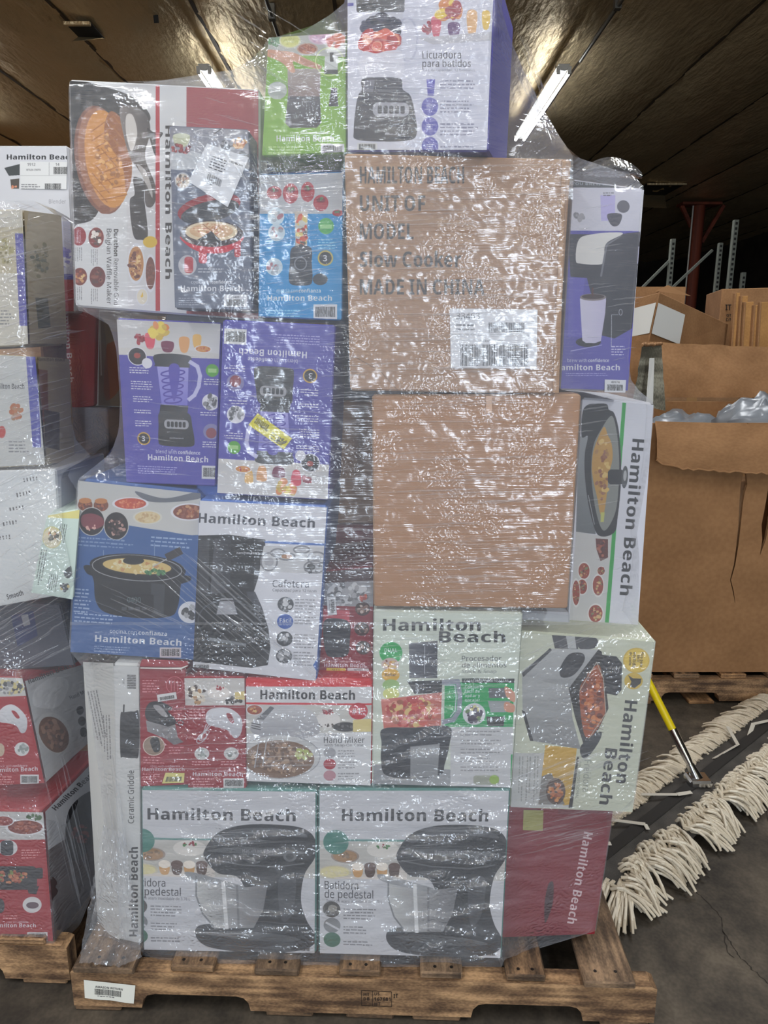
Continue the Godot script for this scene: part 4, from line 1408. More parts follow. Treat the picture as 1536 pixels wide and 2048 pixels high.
	qa = card([142, 1204, 262, 1208, 258, 1330, 138, 1326], 1000, 1220, 3.012)
	p = pad_for(qa, ink(160, 156, 90), 32)
	sticker(t, "green_sticker", qa, p, "faded yellow-green square sticker")

	# 24 griddle on end, left: left side and narrow front
	qa = [226, 1326, 278, 1328, 283, 1890, 238, 1880]
	p = pad_for(qa, ink(190, 190, 190), 33).view(150, 1300, 2.518)
	p.curve([230, 330, 250, 312, 300, 308, 322, 320, 322, 520, 300, 542, 245, 536, 230, 520], ink(34, 34, 36))
	p.line([246, 318, 248, 275], 7, ink(34, 34, 36))
	p.text("Ceramic Griddle", 298, 870, 30, ink(40, 40, 42), false, 266, -90)
	brand(p, 318, 1440, 44, 450, ink(40, 40, 42), -90)
	for k in 18:
		p.rect(264, 124 + k * 4, 308, 124 + k * 4 + [2.0, 3.0, 1.2][k % 3], ink(50, 50, 52))
	p.text("38529", 250, 170, 9, ink(90, 90, 92), false, 26, -90)
	t = carton("ceramic_griddle_box", "tall narrow white box on end with upward lettering at the load's corner", G, qa, 1.262, 0.2, ink(188, 188, 186), p, YAW, {"soft": 0.004})
	var i24: Array = t.get_meta("px")
	qa = [166, 1324, 227, 1326, 239, 1880, 196, 1856]
	p = pad_for(qa, ink(186, 186, 184), 34, YAW, false).view(150, 1300, 2.518)
	p.greek(112, 240, 330, 4, 8, ink(110, 110, 112), 80)
	p.greek(176, 390, 260, 3, 8, ink(120, 120, 122), 88)
	var s24 := mat(Color.WHITE, 0.55, 0.0, p.done())
	# the long side turns away
	var g24 := qd(qa)
	var h24 := [at(g24[0], 1.33) - i24[2], at(g24[1], 1.2605) - i24[2], at(g24[2], 1.2605) - i24[2], at(g24[3], 1.33) - i24[2]]
	part(t, "side_panel", patch(6, 12, func(s: float, v: float) -> Vector3:
		return (h24[0] as Vector3).lerp(h24[1], s).lerp((h24[3] as Vector3).lerp(h24[2], s), v)), s24)
	fronts.append([qd(qa), 1.29, YAW])

	# boxes of the second row that show in the gaps
	for a in [
		["second_row_box", "blue box in the gap above the bright blue box", [500, 300, 700, 300, 700, 360, 500, 360], 1.40, 0.28, ink(70, 92, 140)],
		["second_row_box", "grey box in the gap left of the stencilled case", [655, 640, 760, 640, 760, 800, 655, 800], 1.50, 0.2, ink(86, 88, 100)],
		["cardboard_box", "brown cardboard box in the gap left of the plain case", [640, 800, 760, 800, 760, 1050, 640, 1050], 1.51, 0.2, ink(150, 112, 84)],
		["second_row_box", "maroon box in the gap above the small red box", [630, 1050, 760, 1050, 760, 1150, 630, 1150], 1.49, 0.2, ink(120, 30, 44)],
		["second_row_box", "blue box edge behind the white coffee maker box", [392, 966, 470, 972, 470, 1030, 392, 1030], 1.30, 0.2, ink(40, 82, 160)],
		["white_box", "plain white box edge above the steel fryer box", [1040, 1222, 1140, 1226, 1140, 1290, 1040, 1290], 1.33, 0.2, ink(170, 172, 180)],
		["second_row_box", "grey box edge between the waffle and the violet blender boxes", [330, 608, 460, 612, 460, 660, 330, 660], 1.40, 0.2, ink(140, 142, 148)]]:
		carton(a[0], a[1], G, a[2], a[3], a[4], a[5], null, YAW, {})
	# rows behind, which keep daylight from showing through the load
	for a in [[-0.52, 0.16, 0.1, 0.62], [0.12, 0.16, 0.44, 0.62], [-0.5, 0.64, 0.05, 1.06], [0.07, 0.64, 0.46, 1.08], [-0.5, 1.09, -0.04, 1.4], [-0.02, 1.1, 0.4, 1.46], [-0.46, 1.44, -0.1, 1.68]]:
		var lo := Vector3(a[0], a[1], -2.15)
		var hi := Vector3(a[2], a[3], -1.74)
		var r := thing("rear_row_box", "brown cardboard box in the rear row of the wrapped load", "box", "rear row of the wrapped load", Vector3((lo.x + hi.x) / 2, lo.y, (lo.z + hi.z) / 2))
		part(r, "carton_body", block(lo - r.position, hi - r.position, 0.004, 2.0), M.kraft)
		part(r, "top_tape", block(Vector3((lo.x + hi.x) / 2 - 0.025, hi.y, lo.z + 0.01) - r.position, Vector3((lo.x + hi.x) / 2 + 0.025, hi.y + 0.0006, hi.z - 0.01) - r.position, 0.0002), M.tape)

# ---------------------------------------------------------------- stretch film
func table(t: Array, y: float) -> float:
	# t: x at rising y
	if y <= t[1]:
		return t[0]
	for i in range(0, t.size() - 2, 2):
		if y <= t[i + 3]:
			return lerpf(t[i], t[i + 2], (y - t[i + 1]) / maxf(t[i + 3] - t[i + 1], 0.001))
	return t[t.size() - 2]

class Taut:
	# the taut film: never behind a panel, straight across the gaps
	var x0: float
	var y0: float
	var st: float
	var nx: int
	var ny: int
	var v: PackedFloat32Array
	func sample(p: Vector2) -> float:
		var fx := clampf((p.x - x0) / st, 0, nx - 1.001)
		var fy := clampf((p.y - y0) / st, 0, ny - 1.001)
		var i := int(fx)
		var j := int(fy)
		var a := lerpf(v[j * nx + i], v[j * nx + i + 1], fx - i)
		var b := lerpf(v[(j + 1) * nx + i], v[(j + 1) * nx + i + 1], fx - i)
		return lerpf(a, b, fy - j)

func taut(list: Array, x0: float, y0: float, x1: float, y1: float, rest: float, rounds := 70) -> Taut:
	var s := Taut.new()
	s.st = 14.0
	s.x0 = x0
	s.y0 = y0
	s.nx = int((x1 - x0) / s.st) + 2
	s.ny = int((y1 - y0) / s.st) + 2
	var lim := PackedFloat32Array()
	lim.resize(s.nx * s.ny)
	lim.fill(9.0)
	for f in list:
		var inv := Pad.invert(Pad.square_to(f[0]))
		for j in s.ny:
			for i in s.nx:
				var p := Vector2(x0 + i * s.st, y0 + j * s.st)
				var u := Pad.apply(inv, p)
				if u.x > -0.02 and u.x < 1.02 and u.y > -0.02 and u.y < 1.02:
					var q := at(p, f[1], f[2])
					var d := -q.z + YAW * q.x - 0.0065
					lim[j * s.nx + i] = minf(lim[j * s.nx + i], d)
	s.v = lim.duplicate()
	for i in s.v.size():
		s.v[i] = minf(s.v[i], rest)
	for r in rounds:
		for j in s.ny:
			for i in s.nx:
				var k := j * s.nx + i
				var m := (s.v[j * s.nx + maxi(i - 1, 0)] + s.v[j * s.nx + mini(i + 1, s.nx - 1)] + s.v[maxi(j - 1, 0) * s.nx + i] + s.v[mini(j + 1, s.ny - 1) * s.nx + i]) * 0.25
				s.v[k] = minf(lim[k], m)
	return s

func film_sheet(s: Taut, lt: Array, rt: Array, y0: float, y1: float, nx: int, ny: int, seed_: int, over := 0.0) -> ArrayMesh:
	var n := noise(1.0, seed_, FastNoiseLite.TYPE_SIMPLEX_SMOOTH, 3)
	var fn := func(a: float, b: float) -> Vector3:
		var y := lerpf(y0, y1, b)
		var p := Vector2(lerpf(table(lt, y), table(rt, y), a), y)
		var d := s.sample(p)
		var w := 0.0016 * n.get_noise_2d(p.x * 0.006, p.y * 0.05) + 0.0012 * n.get_noise_2d(p.x * 0.03 + 90.0, p.y * 0.03)
		if over > 0.0:
			# slack windings: low rolls, fullest over the two white boxes at the bottom
			var full := 0.25 + exp(-pow((p.x - 490.0) / 120.0, 2.0) - pow((p.y - 1750.0) / 170.0, 2.0)) + exp(-pow((p.x - 890.0) / 140.0, 2.0) - pow((p.y - 1770.0) / 160.0, 2.0)) + 0.5 * exp(-pow((p.x - 820.0) / 150.0, 2.0) - pow((p.y - 1440.0) / 130.0, 2.0))
			w += minf(full, 1.1) * (0.0042 * sin(p.y * 0.13 + 5.0 * n.get_noise_2d(p.x * 0.006, p.y * 0.006)) - 0.004)
		return at(p, d - 0.0012 - over + w)
	var m := patch(nx, ny, fn)
	# texture coordinates in metres along the sheet
	var arr := m.surface_get_arrays(0)
	var uv := PackedVector2Array()
	for p in arr[Mesh.ARRAY_VERTEX]:
		uv.append(Vector2(p.x * 2.6, -p.y * 2.6))
	arr[Mesh.ARRAY_TEX_UV] = uv
	var o := ArrayMesh.new()
	o.add_surface_from_arrays(Mesh.PRIMITIVE_TRIANGLES, arr)
	return o

func film_return(s: Taut, tb: Array, y0: float, y1: float, deep: float, inward: float, seed_: int) -> ArrayMesh:
	# the film going back round the side of the load
	var n := noise(1.0, seed_, FastNoiseLite.TYPE_SIMPLEX_SMOOTH, 2)
	return patch(8, 90, func(a: float, b: float) -> Vector3:
		var y := lerpf(y0, y1, b)
		var p := Vector2(table(tb, y), y)
		var q := at(p, s.sample(p) - 0.0012)
		return q + Vector3(inward * smoothstep(0.0, 0.35, a) + 0.006 * a * n.get_noise_2d(a * 3.0, b * 14.0), 0, -deep * a), Vector2(deep * 1.7, 3.0))

func film_folds(s: Taut, bundles: Array, seed_: int) -> ArrayMesh:
	# narrow pleats standing up from the sheet
	var r := RandomNumberGenerator.new()
	r.seed = seed_
	var st := begin()
	for b in bundles:
		var a0 := Vector2(b[0], b[1])
		var a1 := Vector2(b[2], b[3])
		var across := (a1 - a0).normalized().orthogonal()
		for k in b[4]:
			var o: float = r.randf_range(-1, 1) * b[5]
			var t0: float = r.randf_range(0.0, 0.55)
			var t1: float = minf(1.0, t0 + r.randf_range(0.12, 0.6))
			var p0 := a0.lerp(a1, t0) + across * o
			var p1 := a0.lerp(a1, t1) + across * (o + r.randf_range(-0.25, 0.25) * float(b[6]))
			var hw: float = r.randf_range(0.5, 1.6)
			var sg := 7
			var last := []
			for g in sg + 1:
				var t := float(g) / sg
				var p := p0.lerp(p1, t) + across * sin(t * PI) * r.randf_range(-1.2, 1.2)
				var e := sin(t * PI)
				var d := s.sample(p) - 0.0022
				var cur := [at(p - across * hw * (0.25 + e), d), at(p, d - 0.0014 * e), at(p + across * hw * (0.25 + e), d)]
				if last:
					for c in 2:
						quad(st, last[c], last[c + 1], cur[c + 1], cur[c], Vector3(0, 0, 1), 1.0)
				last = cur
	return st.commit()

# ---------------------------------------------------------------- wood
func wood(lo: Vector3, hi: Vector3, r := 0.003) -> ArrayMesh:
	return block(lo, hi, r, 1.0, Vector2(rng.randf(), rng.randf()))

func stringer_mesh(len_: float, y0: float, y1: float, th: float) -> ArrayMesh:
	# notched pallet stringer, seen from its long side
	var h := len_ / 2
	var pts := PackedVector2Array([Vector2(-h, y0)])
	for s in [-1, 1]:
		var xa: float = -h + 0.146 if s < 0 else h - 0.146 - 0.232
		var xb := xa + 0.232
		pts.append(Vector2(xa, y0))
		pts.append(Vector2(xa + 0.004, y0 + 0.02))
		pts.append(Vector2(xa + 0.014, y0 + 0.032))
		pts.append(Vector2(xa + 0.03, y0 + 0.036))
		pts.append(Vector2(xb - 0.03, y0 + 0.036))
		pts.append(Vector2(xb - 0.014, y0 + 0.032))
		pts.append(Vector2(xb - 0.004, y0 + 0.02))
		pts.append(Vector2(xb, y0))
	pts.append(Vector2(h, y0))
	pts.append(Vector2(h, y1 - 0.006))
	pts.append(Vector2(h - 0.012, y1))
	pts.append(Vector2(-h + 0.004, y1))
	pts.append(Vector2(-h, y1 - 0.004))
	var off := Vector2(rng.randf(), rng.randf())
	var st := begin()
	var ix := Geometry2D.triangulate_polygon(pts)
	for z in [0.0, -th]:
		for i in range(0, ix.size(), 3):
			var v := []
			for k in 3:
				v.append(pts[ix[i + k]])
			tri(st, Vector3(v[0].x, v[0].y, z), Vector3(v[1].x, v[1].y, z), Vector3(v[2].x, v[2].y, z), Vector3(0, 0, 1 if z == 0.0 else -1), v[0] + off, v[1] + off, v[2] + off)
	for i in pts.size():
		var a := pts[i]
		var b := pts[(i + 1) % pts.size()]
		var out := Vector3(b.y - a.y, -(b.x - a.x), 0)
		quad(st, Vector3(a.x, a.y, 0), Vector3(b.x, b.y, 0), Vector3(b.x, b.y, -th), Vector3(a.x, a.y, -th), out, 1.0, off)
	return st.commit()

func pallet(label: String, where: Vector3, boards: Array, seed_: int) -> Node3D:
	rng.seed = seed_
	var t := thing("wooden_pallet", label, "pallet", "", where)
	t.rotation.y = -atan(YAW)
	var deep := 1.016
	for k in 3:
		var o := part(t, "stringer", stringer_mesh(1.219, 0.014, 0.104, 0.038), M.wood[k % 3])
		o.position.z = -(deep - 0.038) / 2.0 * k
	for k in boards.size():
		var b: Array = boards[k]
		var f := rng.randf_range(-0.004, 0.008)
		var o := part(t, "deck_board", wood(Vector3(b[0], 0.1043, -deep), Vector3(b[1], 0.1205, f)), M.wood[(k * 2 + seed_) % 4])
		for n in 2:
			for s in 3:
				var x := lerpf(b[0], b[1], 0.3 + 0.4 * n + rng.randf_range(-0.06, 0.06))
				var z := -0.019 - (deep - 0.038) / 2.0 * s
				part(o, "nail", tube([Vector3(x, 0.1195, z), Vector3(x, 0.1209, z)], [0.0042, 0.0036], 7), M.nail)
	for x in [-0.56, -0.15, 0.02, 0.16, 0.55]:
		part(t, "bottom_board", wood(Vector3(x - 0.05, 0.0, -deep), Vector3(x + 0.05, 0.0136, -0.002)), M.wood[1])
	return t

func ink_marks(t: Node3D, called: String, strips: Array, words: Array, to: Callable, m: Material, label := "") -> void:
	# stamped ink: thin strips and letters lying on the wood
	var st := begin()
	for s in strips:
		var a := Vector2(s[0], s[1])
		var b := Vector2(s[2], s[3])
		var o := (b - a).normalized().orthogonal() * float(s[4]) * 0.5
		quad(st, to.call(a - o), to.call(b - o), to.call(b + o), to.call(a + o), Vector3(0, 0, 1))
	if strips:
		part(t, called, st.commit(), m, label)
	for w in words:
		st = begin()
		var f := SystemFont.new()
		f.font_names = PackedStringArray(["Droid Sans"])
		f.font_weight = 700
		var vs := Pad.letters(w[0], f, "stamp")
		var lo := 1e9
		var hi := -1e9
		var xa := 1e9
		var xb := -1e9
		for v in vs:
			lo = minf(lo, v.y)
			hi = maxf(hi, v.y)
			xa = minf(xa, v.x)
			xb = maxf(xb, v.x)
		for i in range(0, vs.size(), 3):
			var q := []
			for k in 3:
				var v := vs[i + k]
				q.append(to.call(Vector2(w[1] + (v.x - xa) / (xb - xa) * w[4], w[2] - (v.y - lo) / (hi - lo) * w[3])))
			tri(st, q[0], q[1], q[2], Vector3(0, 0, 1))
		part(t, called + "_word", st.commit(), m, label).set_meta("kind", "stuff")

# ---------------------------------------------------------------- lamps
func strip_light(where: Vector3, lit: float, label: String) -> void:
	var t := thing("fluorescent_light", label, "light", "fluorescent strip lights under the foil ceiling", where)
	var L := 1.2
	part(t, "housing", hexa([Vector3(-0.03, 0, L), Vector3(0.03, 0, L), Vector3(-0.06, 0.06, L), Vector3(0.06, 0.06, L), Vector3(-0.03, 0, -L), Vector3(0.03, 0, -L), Vector3(-0.06, 0.06, -L), Vector3(0.06, 0.06, -L)], 0.004), M.white_metal)
	for s in [-1, 1]:
		part(t, "tube_lamp", tube([Vector3(s * 0.055, -0.012, L - 0.03), Vector3(s * 0.055, -0.012, -L + 0.03)], [0.016, 0.016], 10), M.tube)
		for e in [-1, 1]:
			part(t, "lamp_holder", block(Vector3(s * 0.055 - 0.018, -0.03, e * (L - 0.012) - 0.012), Vector3(s * 0.055 + 0.018, 0.04, e * (L - 0.012) + 0.012), 0.003), M.white_metal)
	for e in [-0.8, 0.8]:
		part(t, "hanger_wire", tube([Vector3(0, 0.055, e), Vector3(0, 4.3 - where.y, e)], [0.003, 0.003], 5), M.steel)
	var a := AreaLight3D.new()
	a.name = "strip_glow"
	a.area_size = Vector2(0.14, 2.3)
	a.position = Vector3(0, -0.035, 0)
	a.rotation_degrees.x = -90
	a.light_color = Color(0.97, 0.985, 1.0)
	a.light_energy = lit
	a.area_range = 40.0
	a.shadow_enabled = true
	t.add_child(a)

# ---------------------------------------------------------------- the second load
func build_left_load() -> void:
	var G := "boxes of the second wrapped load"
	var wh := ink(205, 205, 210)
	var red := ink(150, 26, 34)
	var keep := fronts
	fronts = []
	# red mixer box: front and receding side
	var qa := [-90, 1350, 46, 1354, 91, 1567, -60, 1574]
	var p := pad_for(qa, red, 51).view(0, 1300, 2.7375)
	p.poly([-300, 100, 130, 140, 150, 250, -300, 262], ink(180, 178, 176))
	p.bits(60, 200, 90, 44, [ink(120, 120, 122), ink(206, 204, 202), ink(60, 58, 60), ink(190, 176, 120)], 50, 0.22)
	p.curve([-10, 350, 20, 310, 70, 296, 120, 330, 150, 380, 145, 440, 118, 452, 90, 412, 40, 398, 0, 390], ink(206, 206, 210), ink(176, 176, 182))
	p.curve([66, 330, 88, 335, 110, 366, 96, 372, 76, 350], red)
	p.ell(122, 540, 40, 38, ink(196, 198, 198))
	p.bits(122, 540, 30, 28, [ink(120, 130, 126), ink(150, 156, 154)], 12, 0.3)
	p.ell(5, 545, 22, 36, ink(180, 160, 140))
	p.greek(-60, 590, 100, 2, 8, ink(210, 150, 150))
	slogan(p, "cook with", "confidence", -8, 640, 13, 160, wh, -1)
	brand(p, -40, 668, 24, 248, wh, -2)
	p.greek(-40, 690, 130, 4, 8, ink(210, 150, 150))
	p.barcode(112, 680, 214, 734)
	var sq := [46, 1354, 176, 1316, 186, 1478, 91, 1567]
	var s := pad_for(sq, ink(186, 186, 190), 52, YAW, false).view(0, 1300, 2.7375)
	s.poly([110, 120, 500, 0, 520, 60, 130, 170], red)
	s.curve([190, 330, 200, 230, 300, 150, 380, 160, 390, 230, 330, 330], ink(206, 206, 210))
	s.ell(305, 470, 100, 110, ink(196, 196, 198), -30)
	s.ell(305, 480, 84, 96, ink(120, 88, 74), -30)
	s.bits(305, 480, 76, 86, [ink(140, 100, 84), ink(96, 70, 60), ink(160, 120, 100)], 60, 0.14, -30)
	s.text("Hamilton Beach", 160, 190, 34, ink(50, 50, 54), true, 290, -22)
	s.text("Hand Mixer", 405, 285, 22, ink(70, 70, 74), false, 110, -24)
	for k in 3:
		s.ell(450 + k * 8, 345 + k * 56, 18, 24, ink(70, 70, 72))
	carton("hand_mixer_box", "red mixer box tilted on top of a red skillet box", G, qa, 1.29, 0.2, red, p, YAW, {"back": [176, 1316, 186, 1478], "side": s})
	# red skillet box
	qa = [-110, 1618, 88, 1622, 109, 1888, -110, 1886]
	p = pad_for(qa, red, 53).view(0, 1300, 2.7375)
	p.poly([-400, 880, 250, 880, 256, 1036, -400, 1036], ink(180, 178, 178))
	p.dish(140, 968, 110, 44, wh, [ink(120, 54, 44), ink(150, 80, 60)], 40)
	p.dish(20, 935, 60, 30, wh, [ink(130, 50, 46), ink(150, 70, 60)])
	p.bits(190, 912, 50, 16, [ink(44, 70, 40), ink(60, 90, 50)], 20, 0.4)
	p.ell(45, 1080, 54, 44, ink(196, 196, 198))
	p.round_rect(5, 1040, 76, 1120, 20, ink(50, 52, 58))
	p.greek(120, 1090, 100, 4, 8, ink(210, 150, 150))
	p.round_rect(-120, 1180, 205, 1310, 30, ink(38, 36, 38))
	p.bits(60, 1238, 110, 36, [ink(160, 80, 50), ink(180, 110, 70), ink(110, 120, 60), ink(130, 56, 40)], 60, 0.24)
	p.poly([150, 1300, 215, 1290, 200, 1335, 160, 1330], ink(34, 32, 34))
	p.round_rect(195, 1190, 236, 1250, 12, ink(34, 32, 34))
	p.ell(178, 1392, 52, 44, ink(200, 198, 198))
	p.ell(180, 1394, 34, 18, ink(90, 70, 80))
	p.ell(5, 1398, 22, 40, ink(60, 56, 58))
	p.greek(20, 1450, 90, 2, 8, ink(210, 150, 150))
	slogan(p, "cook with", "confidence", 40, 1492, 11, 118, wh)
	brand(p, -50, 1516, 22, 248, wh)
	p.barcode(150, 1542, 262, 1594)
	sq = [88, 1622, 205, 1500, 192, 1774, 109, 1888]
	s = pad_for(sq, ink(150, 150, 154), 54, YAW, false).view(0, 1300, 2.7375)
	s.poly([255, 1150, 640, 900, 640, 1600, 280, 1640], ink(60, 46, 48))
	s.curve([380, 900, 500, 800, 530, 900, 520, 1080, 420, 1200, 360, 1150], ink(30, 28, 32))
	s.bits(440, 1060, 50, 70, [ink(110, 44, 40), ink(80, 34, 34)], 20, 0.2)
	s.text("Hamilton Beach", 305, 890, 40, ink(50, 50, 54), true, 300, -42)
	carton("skillet_box", "red electric skillet box at the bottom of the second load", G, qa, 1.288, 0.16, red, p, YAW, {"back": [205, 1500, 192, 1774], "side": s})
	# upper boxes under the film
	qa = [-100, 420, 46, 418, 58, 690, -90, 700]
	p = pad_for(qa, ink(186, 180, 168), 55).view(0, 270, 3.25)
	p.rect(0, 600, 160, 900, ink(176, 166, 140))
	p.poly([100, 640, 150, 640, 190, 1240, 130, 1240], ink(84, 78, 150))
	p.bits(40, 760, 60, 100, [ink(120, 110, 70), ink(150, 140, 90)], 30, 0.2)
	p.greek(-60, 1140, 160, 5, 12, ink(120, 120, 120))
	sq = [46, 418, 122, 428, 134, 690, 58, 690]
	s = pad_for(sq, ink(176, 164, 136), 56, YAW, false).view(0, 270, 3.25)
	s.bits(250, 800, 60, 140, [ink(120, 116, 80), ink(140, 130, 96), ink(90, 96, 76)], 50, 0.2)
	s.poly([220, 1050, 300, 1050, 320, 1250, 240, 1260], ink(100, 104, 90))
	carton("film_covered_box", "pale box with a violet edge at the top of the second load's film", G, qa, 1.31, 0.2, ink(180, 166, 136), p, YAW, {"back": [122, 428, 134, 690], "side": s})
	qa = [-100, 704, 72, 712, 92, 930, -90, 940]
	p = pad_for(qa, ink(180, 180, 178), 57).view(0, 270, 3.25)
	p.poly([170, 1430, 240, 1440, 270, 2030, 215, 2030], ink(70, 70, 150))
	p.text("Hamilton Beach", -60, 1650, 34, ink(70, 70, 74), true, 220)
	p.bits(110, 1800, 50, 50, [ink(160, 90, 50), ink(150, 110, 80)], 20, 0.3)
	p.ell(15, 1930, 24, 40, ink(170, 50, 40))
	p.greek(60, 1990, 130, 4, 12, ink(120, 120, 124))
	sq = [72, 712, 138, 716, 150, 925, 92, 930]
	s = pad_for(sq, ink(170, 156, 124), 58, YAW, false).view(0, 270, 3.25)
	s.poly([240, 1520, 300, 1530, 310, 1900, 270, 1880], ink(130, 84, 60))
	s.text("Hamilton Beach", 235, 1465, 26, ink(96, 86, 70), true, 180)
	s.poly([280, 1800, 380, 1820, 380, 2060, 290, 2040], ink(84, 76, 60))
	carton("film_covered_box", "white box with a blue edge halfway up the second load", G, qa, 1.305, 0.2, ink(170, 156, 124), p, YAW, {"back": [138, 716, 150, 925], "side": s})
	qa = [-100, 945, 112, 938, 124, 1190, -90, 1230]
	p = pad_for(qa, ink(196, 198, 200), 59).view(0, 880, 4.454)
	for k in 5:
		p.greek(330 - k * 60, 320 + k * 130, 40, 5, 16, ink(80, 80, 84), 80)
	p.text("Smooth", 70, 1420, 46, ink(60, 60, 64), true, 150, -16)
	carton("film_covered_box", "plain white box with small dark marks above the red boxes", G, qa, 1.30, 0.22, ink(190, 192, 194), p, YAW, {})
	qa = [94, 1030, 160, 1018, 146, 1200, 62, 1186]
	p = pad_for(qa, ink(190, 204, 196), 60, -0.2).view(0, 880, 4.454)
	p.poly([420, 640, 720, 600, 720, 700, 430, 690], ink(206, 196, 130))
	p.ell(465, 865, 88, 98, ink(196, 190, 130))
	p.ell(465, 870, 80, 88, ink(206, 196, 170))
	p.bits(465, 840, 60, 50, [ink(196, 130, 80), ink(60, 60, 50), ink(206, 190, 150)], 18, 0.3)
	p.greek(600, 750, 180, 4, 10, ink(90, 96, 94), 100)
	p.greek(420, 980, 330, 3, 12, ink(90, 96, 94), 100)
	p.greek(520, 1200, 160, 5, 10, ink(90, 96, 94), 100)
	p.curve([570, 1180, 630, 1120, 640, 1200, 600, 1230], ink(60, 62, 66))
	p.bits(580, 1310, 40, 36, [ink(190, 170, 120), ink(50, 50, 54)], 12, 0.4)
	carton("pale_green_box", "pale green box leaning between the two loads", G, qa, 1.40, 0.15, ink(186, 200, 192), p, -0.2, {})
	qa = [-100, 1200, 120, 1208, 150, 1330, -100, 1350]
	p = pad_for(qa, ink(72, 74, 86), 61).view(0, 880, 4.454)
	p.poly([100, 1560, 300, 1520, 340, 1740, 160, 1840], ink(42, 50, 92))
	p.poly([190, 1560, 250, 1545, 275, 1640, 215, 1660], ink(140, 140, 146))
	carton("navy_box", "slate navy box under the film above the red mixer box", G, qa, 1.36, 0.25, ink(70, 72, 84), p, YAW, {})
	fronts_far = fronts
	fronts = keep
	# boxes standing behind, between the loads
	qa = [-80, 291, 135, 291, 152, 625, -80, 625]
	p = pad_for(qa, ink(192, 192, 196), 62, 0.0).view(0, 270, 3.25)
	p.poly([-300, 560, 480, 560, 480, 940, -300, 940], ink(168, 168, 190))
	p.bits(410, 800, 60, 70, [ink(84, 80, 160), ink(190, 190, 200), ink(110, 106, 176)], 40, 0.24)
	p.poly([-300, 900, 480, 905, 480, 940, -300, 940], ink(70, 68, 150))
	p.poly([-300, 940, 480, 940, 480, 1200, -300, 1200], ink(150, 26, 38))
	for k in 4:
		p.ell(372, 580 + k * 52, 18, 22, ink(130, 128, 170))
	p.poly([30, 215, 130, 190, 130, 262, 60, 266], ink(60, 64, 66))
	p.poly([70, 290, 128, 284, 126, 350, 76, 350], ink(76, 70, 66))
	p.bits(92, 338, 20, 14, [ink(190, 120, 90)], 6, 0.5)
	p.text("Blender", 320, 446, 26, ink(140, 140, 146), false, 110)
	brand(p, 46, 160, 32, 440, ink(36, 36, 40))
	var t := carton("tall_blender_box", "white blender box with a shipping label standing behind the second load", "", qa, 1.62, 0.2, ink(186, 186, 190), p, 0.0, {"film": false})
	qa = card([130, 172, 436, 176, 432, 352, 132, 350], 0, 270, 3.25)
	p = pad_for(qa, ink(206, 206, 206), 63, 0.0).view(0, 270, 3.25)
	p.text("1912", 178, 200, 17, ink(50, 50, 52), false, 52)
	p.text("14", 362, 200, 17, ink(50, 50, 52), false, 24)
	p.text("RETURN CENTER", 172, 234, 13, ink(80, 80, 84), false, 92)
	p.rect(318, 178, 320, 262, ink(110, 110, 112))
	p.rect(132, 262, 436, 264, ink(110, 110, 112))
	p.barcode(340, 198, 450, 266, 26, Color(0, 0, 0, 0))
	p.barcode(282, 306, 406, 362, 26, Color(0, 0, 0, 0))
	p.greek(138, 320, 130, 3, 8, ink(110, 110, 112))
	sticker(t, "shipping_label", qa, p, "white shipping label with numbers and barcodes")
	qa = [126, 548, 192, 600, 188, 812, 138, 820]
	p = pad_for(qa, ink(140, 24, 36), 64, 0.0).view(0, 270, 3.25)
	brand(p, 410, 1090, 36, 520, ink(206, 196, 198), 86)
	carton("red_box", "deep red box on end with white sideways lettering between the loads", "", qa, 1.66, 0.2, ink(140, 24, 36), p, 0.0, {"film": false})
	qa = [186, 612, 262, 620, 262, 815, 184, 812]
	p = pad_for(qa, ink(190, 188, 184), 65, 0.0).view(0, 270, 3.25)
	p.poly([650, 1150, 900, 1150, 900, 1800, 640, 1780], ink(90, 76, 62))
	p.curve([690, 1400, 720, 1350, 780, 1360, 790, 1600, 740, 1700, 680, 1700], ink(100, 56, 34))
	p.line([650, 1200, 660, 1560], 10, ink(150, 140, 130))
	p.text("Hamilton Beach", 628, 1626, 34, ink(34, 34, 36), true, 560, -90)
	carton("white_box", "white box on end with black upward lettering between the loads", "", qa, 1.68, 0.2, ink(186, 184, 180), p, 0.0, {"film": false})
	qa = [140, 812, 214, 816, 220, 950, 140, 950]
	p = pad_for(qa, ink(122, 124, 134), 66, 0.0).view(0, 600, 5.12)
	p.poly([870, 1100, 1080, 1100, 1090, 1600, 880, 1600], ink(140, 142, 152))
	carton("grey_box", "blue-grey box in the gap below the red and white boxes", "", qa, 1.66, 0.25, ink(122, 124, 134), p, 0.0, {"film": false})
	qa = [196, 814, 330, 816, 330, 1330, 196, 1330]
	carton("grey_box", "plain grey box deep in the gap between the two loads", "", qa, 1.86, 0.3, ink(96, 96, 102), null, 0.0, {"film": false})
	qa = [112, 926, 200, 930, 200, 1060, 112, 1060]
	carton("brown_box", "plain brown box under film beside the pale green box", "", qa, 1.56, 0.12, ink(120, 96, 70), null, 0.0, {"film": false})
	# plain cartons under those
	var sc := thing("stacked_carton", "plain brown carton carrying the tall white blender box", "box", "", Vector3(-0.89, 0.882, -1.72))
	part(sc, "carton_body", block(Vector3(-0.13, 0, -0.1), Vector3(0.13, 0.566, 0.1), 0.004, 2.0), M.kraft)
	part(sc, "top_tape", block(Vector3(-0.025, 0.566, -0.09), Vector3(0.025, 0.5666, 0.09), 0.0002), M.tape)
